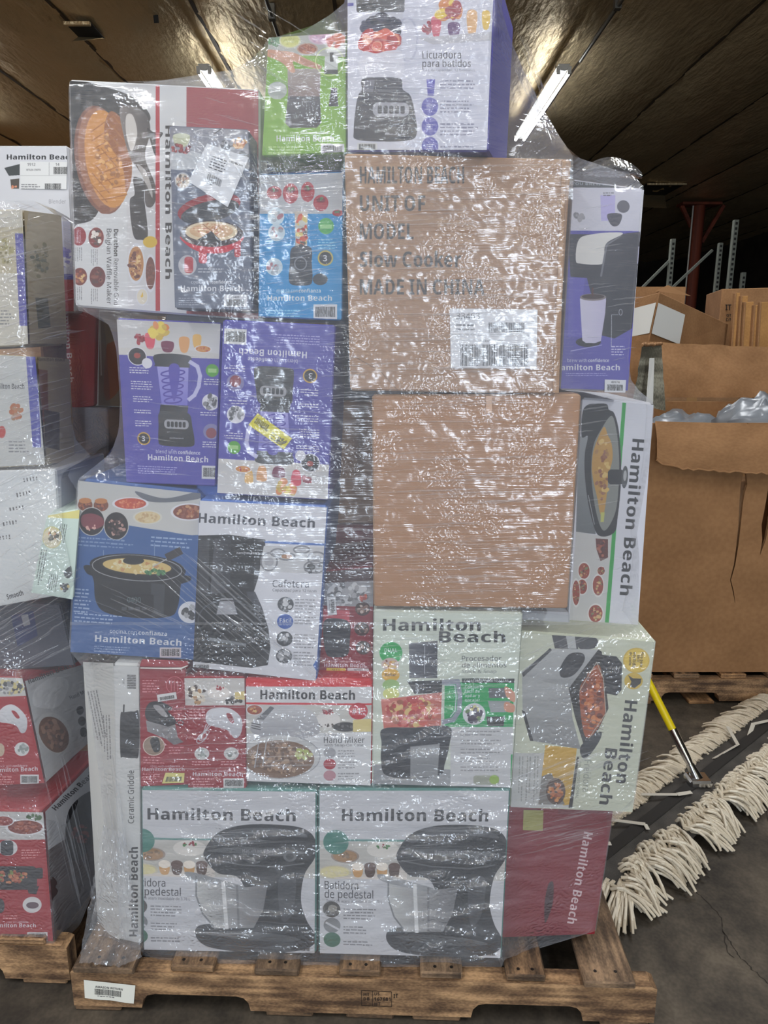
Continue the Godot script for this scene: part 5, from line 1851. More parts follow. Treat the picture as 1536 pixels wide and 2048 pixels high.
	for a in [[-1.05, 0.122, -0.8, 0.93, -2.1, -1.76], [-1.3, 0.122, -0.72, 0.88, -1.74, -1.63]]:
		var lo := Vector3(a[0], a[1], a[4])
		var hi := Vector3(a[2], a[3], a[5])
		var r := thing("cardboard_box", ["plain brown box in the third row behind the second load", "plain brown box in the second row of the second load"][int(a[5] > -1.7)], "box", "", Vector3((lo.x + hi.x) / 2, lo.y, (lo.z + hi.z) / 2))
		part(r, "carton_body", block(lo - r.position, hi - r.position, 0.004, 2.0), M.kraft)
		part(r, "top_tape", block(Vector3(-0.025, hi.y - lo.y, -0.05), Vector3(0.025, hi.y - lo.y + 0.0006, 0.05), 0.0002), M.tape)

# ---------------------------------------------------------------- bulk carton and what stands behind it
func build_bulk() -> void:
	rng.seed = 77
	var t := thing("bulk_carton", "large open cardboard bulk carton on a wooden pallet, front flap folded down", "box", "", Vector3(1.55, 0.125, -3.15))
	var o := t.position
	var x0 := 0.9
	var x1 := 2.15
	var zf := -2.6
	var zb := -3.7
	var y0 := 0.126
	var y1 := 1.11
	var w := 0.012
	for a in [["back_wall", Vector3(x0, y0, zb), Vector3(x1, y1, zb + w)], ["right_wall", Vector3(x1 - w, y0, zb + w), Vector3(x1, y1, zf - w)], ["left_wall", Vector3(x0, y0, zb + w), Vector3(x0 + w, y1, zf - w)], ["bottom_panel", Vector3(x0 + w, y0, zb + w), Vector3(x1 - w, y0 + w, zf - w)]]:
		part(t, a[0], block(a[1] - o, a[2] - o, 0.002, 0.7, Vector2(rng.randf(), rng.randf())), M.board)
	# front flap hanging outside, with a ragged lower edge
	var n := noise(1.0, 5, FastNoiseLite.TYPE_SIMPLEX_SMOOTH, 3)
	var flap := func(s: float, v: float) -> Vector3:
		var x := lerpf(0.985, x1 - 0.02, s)
		var hang := 0.165 + 0.05 * s + 0.012 * n.get_noise_1d(s * 30.0) - 0.03 * exp(-s * 26.0)
		return Vector3(x, y1 + 0.008 - hang * v - 0.03 * s * (1 - v), zf + 0.012 + 0.05 * sin(v * 1.4) + 0.006 * n.get_noise_2d(s * 9.0, v * 2.0)) - o
	part(t, "front_flap", patch(60, 8, flap, Vector2(1.0, 0.3)), M.board, "front flap folded down with a torn edge")
	part(t, "flap_lip", tube_of(60, func(s: float) -> Vector3: return flap.call(s, 1.0), 0.004), M.board)
	# back flap standing up, creased
	part(t, "back_flap", patch(24, 8, func(s: float, v: float) -> Vector3:
		var x := lerpf(1.2, x1 + 0.2, s)
		return Vector3(x + 0.05 * v, y1 + 0.02 + (0.285 - 0.05 * s + 0.008 * n.get_noise_1d(s * 40.0)) * (1 - v), zb + 0.02 - 0.05 * (1 - v) + 0.014 * n.get_noise_2d(s * 6.0, v * 2.0)) - o, Vector2(1.0, 0.3)), M.board, "back flap standing up with creases")
	# left flap standing up: peeled, grey inside, seen on edge
	var lf := [at(Vector2(1284, 690), 3.25, 0.0) - o, at(Vector2(1323, 688), 3.55, 0.0) - o, at(Vector2(1331, 822), 3.55, 0.0) - o, at(Vector2(1266, 806), 3.25, 0.0) - o]
	part(t, "left_flap", patch(14, 10, func(s: float, v: float) -> Vector3:
		return (lf[0] as Vector3).lerp(lf[1], s).lerp((lf[3] as Vector3).lerp(lf[2], s), v) + Vector3(0, 0, 0.012 * n.get_noise_2d(s * 12.0, v * 5.0)), Vector2(0.4, 0.3)), M.peeled, "torn side flap with pale peeling paper")
	part(t, "peeled_strip", hexa([at(Vector2(1292, 806), 3.24, 0.0) - o, at(Vector2(1306, 808), 3.27, 0.0) - o, at(Vector2(1299, 716), 3.28, 0.0) - o, at(Vector2(1309, 716), 3.31, 0.0) - o, at(Vector2(1292, 806), 3.255, 0.0) - o, at(Vector2(1306, 808), 3.285, 0.0) - o, at(Vector2(1299, 716), 3.295, 0.0) - o, at(Vector2(1309, 716), 3.325, 0.0) - o], 0.002), M.paper_white, "strip of white torn paper liner")
	part(t, "ragged_rim", tube_of(30, func(s: float) -> Vector3: return (lf[0] as Vector3).lerp(lf[1], s) + Vector3(0, 0.01 * n.get_noise_1d(s * 60.0 + 3.0), 0), 0.007), M.board)
	# front wall, split open from its rim in two places
	var wall := PackedVector2Array([Vector2(x0, y0), Vector2(x1, y0), Vector2(x1, y1)])
	for sp in [[[1538, 985, 6], [1535, 1020, 12], [1530, 1050, 14], [1528, 1080, 7], [1520, 1110, 0.5]], [[1486, 930, 2], [1489, 950, 7], [1488, 970, 13], [1485, 985, 9], [1482, 1010, 7], [1480, 1040, 5], [1475, 1090, 4], [1469, 1130, 3], [1461, 1160, 2], [1467, 1185, 2], [1470, 1206, 0.5]]]:
		var near := []
		var far := []
		for e in sp:
			near.append(at(Vector2(e[0] + e[2] * 0.5, e[1]), -zf, 0.0))
			far.append(at(Vector2(e[0] - e[2] * 0.5, e[1]), -zf, 0.0))
		wall.append(Vector2(near[0].x, y1))
		for e in near:
			wall.append(Vector2(e.x, e.y))
		far.reverse()
		for e in far:
			wall.append(Vector2(e.x, e.y))
		wall.append(Vector2(far[-1].x, y1))
	wall.append(Vector2(x0, y1))
	var ws := begin()
	var wi := Geometry2D.triangulate_polygon(wall)
	for z in [zf, zf - w]:
		for i in range(0, wi.size(), 3):
			var q := []
			for k in 3:
				q.append(wall[wi[i + k]])
			tri(ws, Vector3(q[0].x, q[0].y, z) - o, Vector3(q[1].x, q[1].y, z) - o, Vector3(q[2].x, q[2].y, z) - o, Vector3(0, 0, 1 if z == zf else -1), q[0] * 0.7, q[1] * 0.7, q[2] * 0.7)
	for i in wall.size():
		var q0 := wall[i]
		var q1 := wall[(i + 1) % wall.size()]
		quad(ws, Vector3(q0.x, q0.y, zf) - o, Vector3(q1.x, q1.y, zf) - o, Vector3(q1.x, q1.y, zf - w) - o, Vector3(q0.x, q0.y, zf - w) - o, Vector3(q1.y - q0.y, -(q1.x - q0.x), 0), 0.7)
	part(t, "front_wall", ws.commit(), M.board, "front wall with two ragged splits")
	# its pallet
	var pt := thing("wooden_pallet", "wooden pallet under the large open bulk carton", "pallet", "", Vector3(1.56, 0, -2.575))
	for k in 3:
		var sm := part(pt, "stringer", stringer_mesh(1.219, 0.014, 0.106, 0.038), M.wood[k % 3])
		sm.position.z = -0.53 * k
	for k in 7:
		part(pt, "deck_board", wood(Vector3(-0.6 + k * 0.185, 0.1065, -1.1), Vector3(-0.5 + k * 0.185, 0.1245, -0.008)), M.wood[k % 4])
	for x in [-0.55, -0.3, 0.0, 0.3, 0.55]:
		part(pt, "bottom_board", wood(Vector3(x - 0.05, 0, -1.1), Vector3(x + 0.05, 0.0136, 0.002)), M.wood[2])
	# grey plastic bags lying in the carton
	var bag_spots := [[1.55, 1.06, -2.86, 0.22, 0.13], [1.93, 1.06, -2.9, 0.15, 0.12], [1.4, 0.98, -3.3, 0.26, 0.10]]
	for bi in bag_spots.size():
		var b: Array = bag_spots[bi]
		var bt := thing("plastic_bag", ["crumpled grey plastic bag bulging over the carton's front edge", "grey plastic bag in the right part of the bulk carton", "grey plastic bag sunk low in the bulk carton"][bi], "bag", "", Vector3(b[0], b[1] - b[4], b[2]))
		var bn := noise(1.0, 30 + bi, FastNoiseLite.TYPE_SIMPLEX_SMOOTH, 3)
		part(bt, "bag_skin", patch(30, 16, func(s: float, v: float) -> Vector3:
			var an := s * TAU
			var el := (v - 0.5) * PI
			var d := Vector3(cos(an) * cos(el), -sin(el), sin(an) * cos(el))
			var r := 1.0 + 0.22 * bn.get_noise_3dv(d * 2.2) - 0.12 * absf(bn.get_noise_3dv(d * 5.0))
			return Vector3(d.x * b[3], d.y * b[4] + b[4], d.z * 0.2) * r), M.bag)
	var fill := thing("packed_carton", "plain cardboard box under the plastic bags in the bulk carton", "box", "", Vector3(1.52, 0.14, -3.22))
	part(fill, "carton_body", block(Vector3(-0.55, 0, -0.42), Vector3(0.55, 0.72, 0.42), 0.004, 1.0), M.kraft)
	part(fill, "top_tape", block(Vector3(-0.03, 0.72, -0.42), Vector3(0.03, 0.7206, 0.42), 0.0002), M.tape)

	# carton with a white wrap-round label behind it
	var e0 := at(Vector2(1319, 584), 4.2, 0.0)
	var e1 := at(Vector2(1290, 716), 4.2, 0.0)
	var r0 := at(Vector2(1457, 648), 4.6, 0.0)
	var r1 := at(Vector2(1440, 770), 4.6, 0.0)
	var l0 := at(Vector2(1240, 606), 4.5, 0.0)
	var l1 := at(Vector2(1225, 725), 4.5, 0.0)
	var lt := thing("labelled_carton", "tilted brown carton with a blank white label folded round its corner", "box", "", (e1 + r1 + l1) / 3.0)
	var lo2 := lt.position
	part(lt, "carton_body", hexa([e1 - lo2, r1 - lo2, e0 - lo2, r0 - lo2, l1 - lo2, l1 + r1 - e1 - lo2, l0 - lo2, l0 + r0 - e0 - lo2], 0.004, 1.0), M.board)
	var fr := (r0 - e0).cross(e1 - e0).normalized()
	if fr.z < 0:
		fr = -fr
	var fl := (l0 - e0).cross(e1 - e0).normalized()
	if fl.z < 0:
		fl = -fl
	for a in [[r0, r1, fr, 0.36], [l0, l1, fl, 0.62]]:
		part(lt, "blank_label", patch(3, 3, func(s: float, v: float) -> Vector3:
			var tp := e0.lerp(a[0], s * a[3])
			var bt := e1.lerp(a[1], s * a[3])
			return tp.lerp(bt, lerpf(0.16, 0.62, v)) + a[2] * 0.008 - lo2), M.paper_white, "blank white label")
	for a in [[1310, 582, 1336, 570, 1382, 592, 4.6], [1262, 612, 1318, 582, 1300, 640, 4.55]]:
		var st := begin()
		var q := [at(Vector2(a[0], a[1]), a[6], 0.0) - lo2, at(Vector2(a[2], a[3]), a[6] + 0.1, 0.0) - lo2, at(Vector2(a[4], a[5]), a[6] + 0.2, 0.0) - lo2]
		tri(st, q[0], q[1], q[2], Vector3(0, 0, 1))
		part(lt, "top_flap", st.commit(), M.board)
	var b0 := thing("cardboard_box", "brown box with an open top behind the labelled carton", "box", "", Vector3(2.12, 0.0, -5.8))
	part(b0, "carton_body", block(Vector3(-0.5, 0.0, -0.3), Vector3(0.12, 1.82, 0.3), 0.004, 1.0), M.board)
	part(b0, "top_tape", block(Vector3(-0.22, 1.82, -0.3), Vector3(-0.16, 1.8206, 0.3), 0.0002), M.tape)
	var b1 := thing("stacked_carton", "brown carton carrying the tilted labelled carton", "box", "", Vector3(1.75, 0.0, -4.6))
	part(b1, "carton_body", block(Vector3(-0.3, 0.0, -0.3), Vector3(0.35, minf(e1.y, minf(r1.y, l1.y)) - 0.002, 0.36), 0.004, 1.0), M.kraft)
	part(b1, "top_tape", block(Vector3(0.04, 0.5, 0.36), Vector3(0.1, 1.1, 0.3606), 0.0002), M.tape)
	# old carton with ITEM lettering and loose standing boards
	var bi2 := thing("lettered_carton", "yellowed brown carton printed ITEM beside the rack", "box", "", at(Vector2(1545, 700), 4.9, 0.0))
	var bo := bi2.position
	var g := [at(Vector2(1440, 700), 4.8, 0.0), at(Vector2(1650, 705), 4.8, 0.0), at(Vector2(1444, 578), 4.8, 0.0), at(Vector2(1650, 572), 4.8, 0.0)]
	var hx := []
	for k in 8:
		hx.append((g[k % 4] as Vector3) + (Vector3(0.12, 0, -0.5) if k > 3 else Vector3.ZERO) - bo)
	for k in [0, 1, 4, 5]:
		hx[k].y = -bo.y + 0.001
	part(bi2, "carton_body", hexa(hx, 0.004, 1.0), M.board)
	ink_marks(bi2, "lettering", [], [["ITEM", 1451, 620, 11, 30], ["QTY", 1453, 634, 6, 14], ["C/N", 1452, 642, 6, 12]], func(q: Vector2) -> Vector3: return at(q, 4.796, 0.0) - bo, M.stencil, "black printed lettering")
	var k0 := 0
	for a in [[1474, 586, 1481, 700], [1488, 592, 1496, 700], [1497, 604, 1512, 700], [1518, 610, 1534, 700], [1532, 604, 1552, 700]]:
		var bt := thing("loose_board", ["narrow yellowed cardboard strip standing against the lettered carton", "second cardboard strip standing beside the narrow one", "slanting cardboard board with a fluted edge", "slanting board in front of a small open box", "broad cardboard board at the end of the row"][k0], "cardboard", "", at(Vector2(a[2], a[3]), 4.5 - k0 * 0.02, 0.0))
		var pa := at(Vector2(a[0], a[1]), 4.5 - k0 * 0.02, 0.0) - bt.position
		part(bt, "board_sheet", beam(Vector3.ZERO + Vector3(0, -bt.position.y + 0.02, 0), pa, 0.03 + 0.012 * k0, 0.02, Vector3.RIGHT, 0.002, Vector2(k0 * 0.3, 0)), M.board_edge)
		part(bt, "fluted_edge", beam(Vector3(-0.016 - 0.006 * k0, -bt.position.y + 0.02, 0.005), pa + Vector3(-0.016 - 0.006 * k0, 0, 0.005), 0.01, 0.03, Vector3.RIGHT, 0.002), M.board)
		k0 += 1

	# steel post, beam and rack
	var post := thing("steel_post", "rust red steel post under the dark foil ceiling", "post", "", Vector3(6.42, 0, -15.5))
	part(post, "shaft", tube([Vector3.ZERO, Vector3(0, 4.2, 0)], [0.125, 0.125], 16), M.rust)
	part(post, "cap_plate", block(Vector3(-0.4, 4.2, -0.17), Vector3(0.4, 4.25, 0.17)), M.rust)
	part(post, "knee_brace", beam(Vector3(0.12, 3.5, 0), Vector3(0.5, 4.21, 0), 0.07, 0.07, Vector3.RIGHT), M.rust)
	part(post, "knee_brace", beam(Vector3(-0.12, 3.8, 0), Vector3(-0.36, 4.21, 0), 0.07, 0.07, Vector3.RIGHT), M.rust)
	part(post, "conduit", tube([Vector3(-0.15, 0, 0.08), Vector3(-0.15, 4.19, 0.08)], [0.016, 0.016], 6), M.white_metal, "thin white conduit")
	var rack := thing("storage_rack", "dark steel storage rack with perforated uprights in the dark background", "rack", "", Vector3(4.4, 0, -9.0))
	var ups := [[1346, 478, 9.0], [1441, 486, 9.6], [1472, 440, 8.6], [1487, 545, 9.6]]
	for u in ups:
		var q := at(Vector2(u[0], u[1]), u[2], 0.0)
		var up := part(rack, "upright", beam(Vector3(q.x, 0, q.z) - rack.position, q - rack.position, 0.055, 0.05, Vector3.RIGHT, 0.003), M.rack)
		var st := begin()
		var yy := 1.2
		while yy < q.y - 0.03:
			hexa_to(st, box_corners(Vector3(q.x - 0.013, yy, q.z + 0.024) - rack.position, Vector3(q.x + 0.013, yy + 0.028, q.z + 0.027) - rack.position), 0.002)  # black blocks on the face stand in for the shade inside slots
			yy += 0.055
		var holes := part(up, "slot_blacks", st.commit(), M.black, "row of black blocks standing in for the shade in slots")
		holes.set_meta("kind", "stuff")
	for a in [[1340, 520, 1280, 580, 9.0], [1425, 500, 1345, 575, 9.3]]:
		part(rack, "diagonal_brace", beam(at(Vector2(a[0], a[1]), a[4], 0.0) - rack.position, at(Vector2(a[2], a[3]), a[4], 0.0) - rack.position, 0.03, 0.03, Vector3.RIGHT), M.rack)

func tube_of(n: int, f: Callable, r: float) -> ArrayMesh:
	var pts := []
	var rad := []
	for i in n + 1:
		pts.append(f.call(float(i) / n))
		rad.append(r)
	return tube(pts, rad, 6)

# ---------------------------------------------------------------- dust mop
func build_mop() -> void:
	var r := RandomNumberGenerator.new()
	r.seed = 9
	var u := Vector3(0.762, 0, -0.648)
	var nn := Vector3(0.648, 0, 0.762)
	var org := func(t_: float, n_: float, y: float) -> Vector3: return u * t_ + nn * n_ + Vector3(0, y, 0)
	var t := thing("dust_mop", "wide cotton dust mop with a yellow handle lying beside the pallet", "mop", "", org.call(2.1, -0.88, 0.0))
	var o := t.position
	part(t, "canvas_back", patch(40, 8, func(s: float, v: float) -> Vector3:
		return org.call(lerpf(1.44, 2.92, s), lerpf(-0.955, -0.765, v), 0.03 + 0.022 * sin(v * PI) - 0.004 * sin(v * 9.0)) - o, Vector2(6, 1)), M.canvas, "dark grey canvas backing")
	part(t, "frame_channel", beam(org.call(1.5, -0.872, 0.055) - o, org.call(2.9, -0.872, 0.055) - o, 0.035, 0.008, nn, 0.002), M.canvas_dark, "dark seam over the steel frame")
	# yarn: far fringe, near ridge splaying both ways, end tufts
	var st := begin()
	var strand := func(a: Vector3, d: Vector3, len_: float, lift: float) -> void:
		var pts := []
		var rad := []
		var side := Vector3(r.randf_range(-1, 1), 0, r.randf_range(-1, 1)) * 0.012
		for k in 6:
			var s := k / 5.0
			var p := a + d * len_ * s + side * s * s
			p.y = maxf(0.0035, a.y + lift * sin(s * PI * 0.8) - (a.y - 0.004) * s * s)
			pts.append(p - o)
			rad.append(0.0044 * (1.0 if k < 5 else 0.8))
		tube_to(st, pts, rad, 5)
	var tt := 1.43
	while tt < 2.95:
		var swing := 0.55 * sin(floorf(tt * 14.0) * 2.3) + 0.2 * sin(tt * 60.0)
		# near ridge
		for k in 4:
			var base: Vector3 = org.call(tt + r.randf_range(-0.006, 0.006), -0.79 + r.randf_range(-0.012, 0.012), 0.032 + r.randf_range(0, 0.022))
			strand.call(base, (nn + u * (swing + r.randf_range(-0.25, 0.25))).normalized(), r.randf_range(0.075, 0.105), r.randf_range(0.004, 0.024))
			if tt > 1.52:
				strand.call(base, (-nn + u * (swing + r.randf_range(-0.2, 0.3))).normalized(), r.randf_range(0.03, 0.05), r.randf_range(0.014, 0.03))
		# far fringe
		for k in 4:
			var base: Vector3 = org.call(tt + r.randf_range(-0.006, 0.006), -0.94 + r.randf_range(-0.01, 0.01), 0.03 + r.randf_range(0, 0.012))
			strand.call(base, (-nn + u * (0.25 * sin(tt * 24.0) + r.randf_range(-0.15, 0.15))).normalized(), r.randf_range(0.075, 0.1), r.randf_range(0.004, 0.02))
		tt += 0.0125
	for k in 150:
		var v := r.randf()
		var base: Vector3 = org.call(1.45 + r.randf_range(0, 0.03), lerpf(-0.94, -0.76, v), 0.03 + r.randf_range(0, 0.015))
		strand.call(base, (-u + nn * (v - 0.45 + r.randf_range(-0.2, 0.2))).normalized(), r.randf_range(0.07, 0.11), r.randf_range(0.0, 0.018))
	var yarn := part(t, "yarn_fringe", st.commit(), M.yarn, "thick off-white cotton yarn")
	yarn.set_meta("kind", "stuff")
	# tie tapes
	for a in [[1.66, -0.95, 1.7, -0.86, 1.69, -0.845], [1.84, -0.952, 1.9, -0.87, 1.95, -0.85], [2.2, -0.9, 2.32, -0.875, 2.42, -0.955], [2.38, -0.87, 2.5, -0.9, 2.62, -0.86], [1.5, -0.93, 1.53, -0.9, 1.56, -0.88]]:
		var mid: Vector3 = org.call(a[2], a[3], 0.066)
		part(t, "tie_tape", beam(org.call(a[0], a[1], 0.05) - o, mid - o, 0.014, 0.002, u, 0.0005), M.tape_white)
		part(t, "tie_tape", beam(mid - o, org.call(a[4], a[5], 0.062) - o, 0.012, 0.002, u, 0.0005), M.tape_white)
	# handle
	var h0 := on_y(Vector2(1396, 1560), 0.065)
	var hd := (at(Vector2(1302, 1361), 2.15, 0.0) - at(Vector2(1396, 1546), 1.99, 0.0)).normalized()
	part(t, "swivel_base", block(h0 - o + Vector3(-0.035, -0.012, -0.03), h0 - o + Vector3(0.035, 0.012, 0.03), 0.006), M.chrome)
	part(t, "swivel_fork", tube([h0 - o - Vector3(0, 0.005, 0), h0 + hd * 0.05 - o], [0.022, 0.012], 10), M.chrome)
	part(t, "ferrule", tube([h0 + hd * 0.045 - o, h0 + hd * 0.07 - o, h0 + hd * 0.16 - o, h0 + hd * 0.162 - o], [0.009, 0.0125, 0.0145, 0.0145], 14), M.chrome, "chrome ferrule")
	part(t, "handle", tube([h0 + hd * 0.158 - o, h0 + hd * 1.3 - o], [0.0125, 0.0125], 14), M.yellow, "yellow painted handle")

# ---------------------------------------------------------------- shell of the warehouse
func build_shell() -> void:
	structure("floor", block(Vector3(-8, -0.2, -26), Vector3(10, 0, 9), 0.001), M.concrete)
	structure("wall_back", block(Vector3(-8, 0, -26.2), Vector3(10, 4.6, -26), 0.001), M.dark_wall)
	structure("wall_left", block(Vector3(-8.2, 0, -26), Vector3(-8, 4.6, 9), 0.001), M.tan_wall)
	structure("wall_right", block(Vector3(10, 0, -26), Vector3(10.2, 4.6, 9), 0.001), M.dark_wall)
	# front wall with two open dock doors, behind the camera
	var holes := [[-2.7, -1.8], [0.95, 2.05]]
	var xs := [-8.0, -2.7, -1.8, 0.95, 2.05, 10.0]
	for i in 3:
		structure("wall_front", block(Vector3(xs[i * 2], 0, 9), Vector3(xs[i * 2 + 1], 4.6, 9.2), 0.001), M.dark_wall)
	for i in 2:
		structure("wall_front", block(Vector3(holes[i][0], 3.2, 9), Vector3(holes[i][1], 4.6, 9.2), 0.001), M.dark_wall)
		var fr := thing("dock_door", "", "")
		fr.name = "door_%d" % (i + 1)
		fr.remove_meta("category")
		fr.set_meta("kind", "structure")
		fr.set_meta("label", "open dock door letting daylight in")
		part(fr, "jamb", block(Vector3(holes[i][0], 0, 8.94), Vector3(holes[i][0] + 0.06, 3.2, 9.0), 0.004), M.white_metal)
		part(fr, "jamb", block(Vector3(holes[i][1] - 0.06, 0, 8.94), Vector3(holes[i][1], 3.2, 9.0), 0.004), M.white_metal)
		part(fr, "lintel", block(Vector3(holes[i][0] + 0.06, 3.12, 8.94), Vector3(holes[i][1] - 0.06, 3.2, 9.0), 0.004), M.white_metal)
		var a := AreaLight3D.new()
		a.name = "door_daylight"
		a.area_size = Vector2(holes[i][1] - holes[i][0], 3.1)
		a.position = Vector3((holes[i][0] + holes[i][1]) / 2.0, 1.6, 9.1)
		a.light_color = Color(0.9, 0.95, 1.0)
		a.light_energy = DAY * a.area_size.x / 2.4
		a.area_range = 60.0
		a.shadow_enabled = true
		fr.add_child(a)
	structure("wall_partition", block(Vector3(-8, 0, -15.2), Vector3(-4.2, 4.6, -15), 0.001), M.tan_wall)
	# cracks in the concrete
	var cr := thing("floor_crack", "", "")
	cr.name = "trim_2"
	cr.remove_meta("category")
	cr.set_meta("kind", "structure")
	cr.set_meta("label", "jagged crack running across the concrete floor")
	var r := RandomNumberGenerator.new()
	r.seed = 4
	for path in [[[1360, 1750], [1380, 1775], [1405, 1795], [1440, 1830], [1447, 1862], [1462, 1890], [1480, 1912], [1500, 1935], [1520, 1952], [1560, 1985]], [[1447, 1862], [1452, 1900], [1470, 1918]], [[1500, 1500], [1536, 1640], [1560, 1700]]]:
		var st := begin()
		var last := []
		for k in path.size() - 1:
			for s in 5:
				var p := Vector2(path[k][0], path[k][1]).lerp(Vector2(path[k + 1][0], path[k + 1][1]), s / 5.0) + Vector2(r.randf_range(-2.5, 2.5), r.randf_range(-1.5, 1.5))
				var hw := r.randf_range(0.5, 1.7)
				var cur := [on_y(p - Vector2(hw, 0), 0.0006), on_y(p + Vector2(hw, 0), 0.0006)]
				if last:
					quad(st, last[0], last[1], cur[1], cur[0], Vector3.UP)
				last = cur
		part(cr, "crack", st.commit(), M.crack_tone)
	# foil-faced insulation: strips sagging between the seams
	var ce := structure("ceiling", block(Vector3(-8, 4.42, -26), Vector3(10, 4.62, 9), 0.001), M.dark_wall)
	var n := noise(1.0, 21, FastNoiseLite.TYPE_SIMPLEX_SMOOTH, 3)
	var wid := 1.26
	var x := -8.0
	var k := 0
	while x < 9.9:
		var xa := x
		var strip := part(ce, "foil_strip", patch(18, 240, func(s: float, v: float) -> Vector3:
			var z := lerpf(9.0, -26.0, v)
			var sag := 0.055 * sin(s * PI) + 0.02 * n.get_noise_2d(xa * 3.0 + s * 2.0, z * 1.1) + 0.012 * n.get_noise_2d(xa + s * 9.0, z * 4.0)
			var cross := 0.018 * exp(-pow(fposmod(z + k * 0.7, 1.83) - 0.9, 2.0) * 420.0)
			return Vector3(xa + wid * s, 4.36 - sag + cross, z), Vector2(1.0, 28.0)), M.foil)
		strip.set_meta("label", "golden foil insulation strip")
		part(ce, "seam_tape", patch(2, 120, func(s: float, v: float) -> Vector3:
			var z := lerpf(9.0, -26.0, v)
			return Vector3(xa + (s - 0.5) * (0.035 + 0.014 * n.get_noise_1d(z * 9.0 + xa)) + 0.012 * n.get_noise_1d(z * 2.0 + xa), 4.352 - 0.004 * n.get_noise_1d(z * 14.0), z)), M.seam)
		x += wid
		k += 1
	# hanging strap, holes, vent, conduit
	var s0 := at(Vector2(304, -40), 7.3, 0.0)
	var s1 := at(Vector2(313, 46), 7.3, 0.0)
	var sp := thing("black_strap", "black strap hanging from the foil ceiling", "strap", "", s1)
	part(sp, "webbing", beam(Vector3.ZERO, s0 - s1, 0.045, 0.004, Vector3.RIGHT, 0.001), M.black)
	part(sp, "strap_tail", beam(s0 - s1, s0 - s1 + Vector3(0, 0.6, 0), 0.045, 0.004, Vector3.RIGHT, 0.001), M.black)
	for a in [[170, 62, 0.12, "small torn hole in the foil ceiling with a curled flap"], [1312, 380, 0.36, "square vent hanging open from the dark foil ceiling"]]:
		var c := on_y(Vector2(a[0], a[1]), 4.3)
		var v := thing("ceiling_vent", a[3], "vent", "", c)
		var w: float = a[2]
		part(v, "hole_black", block(Vector3(-w, 0.0, -w * 1.5), Vector3(w, 0.01, w * 1.5), 0.002), M.black, "black slab standing in for the darkness of the hole")  # solid black slab: the darkness above the foil is put into its colour
		part(v, "flap", hexa([Vector3(-w, -w * 0.9, w * 0.4), Vector3(w * 0.2, -w * 1.1, w * 1.2), Vector3(-w, 0, -w * 1.2), Vector3(w, 0, -w * 1.4), Vector3(-w, -w * 0.9, w * 0.4 - 0.01), Vector3(w * 0.2, -w * 1.1, w * 1.2 - 0.01), Vector3(-w, 0.01, -w * 1.21), Vector3(w, 0.01, -w * 1.41)], 0.001), M.foil, "bent foil flap")
		part(v, "rim", beam(Vector3(-w, -0.01, w * 1.5), Vector3(w, -0.01, w * 1.5), 0.03, 0.04, Vector3.UP), M.foil)
	for a in [[1.98, -2.0, -8.0], [-0.98, -5.0, -12.0]]:
		var cd := thing("electrical_conduit", ["grey conduit running along the ceiling to the right strip light", "taped grey conduit crossing the pale foil ceiling"][int(a[0] < 0)], "pipe", "", Vector3(a[0], 4.2, a[1]))
		part(cd, "pipe", tube([Vector3.ZERO, Vector3(0, 0, a[2] - a[1])], [0.018, 0.018], 8), M.steel)
		for q in 4:
			part(cd, "clamp", block(Vector3(-0.03, -0.025, -0.6 - q * 1.4), Vector3(0.03, 0.1, -0.66 - q * 1.4), 0.003), M.steel)
	# timber stud by the far left wall
	var ts := thing("timber_stud", "pale timber leaning at the far left wall below the foil", "timber", "", Vector3(-5.4, 0, -14.8))
	part(ts, "plank", beam(Vector3.ZERO, Vector3(0.3, 3.9, -0.1), 0.2, 0.04, Vector3.RIGHT), M.wood[0])
	part(ts, "cross_piece", beam(Vector3(0.3, 3.4, 0.02), Vector3(-1.5, 3.7, 0.02), 0.12, 0.04, Vector3.UP), M.wood[1])

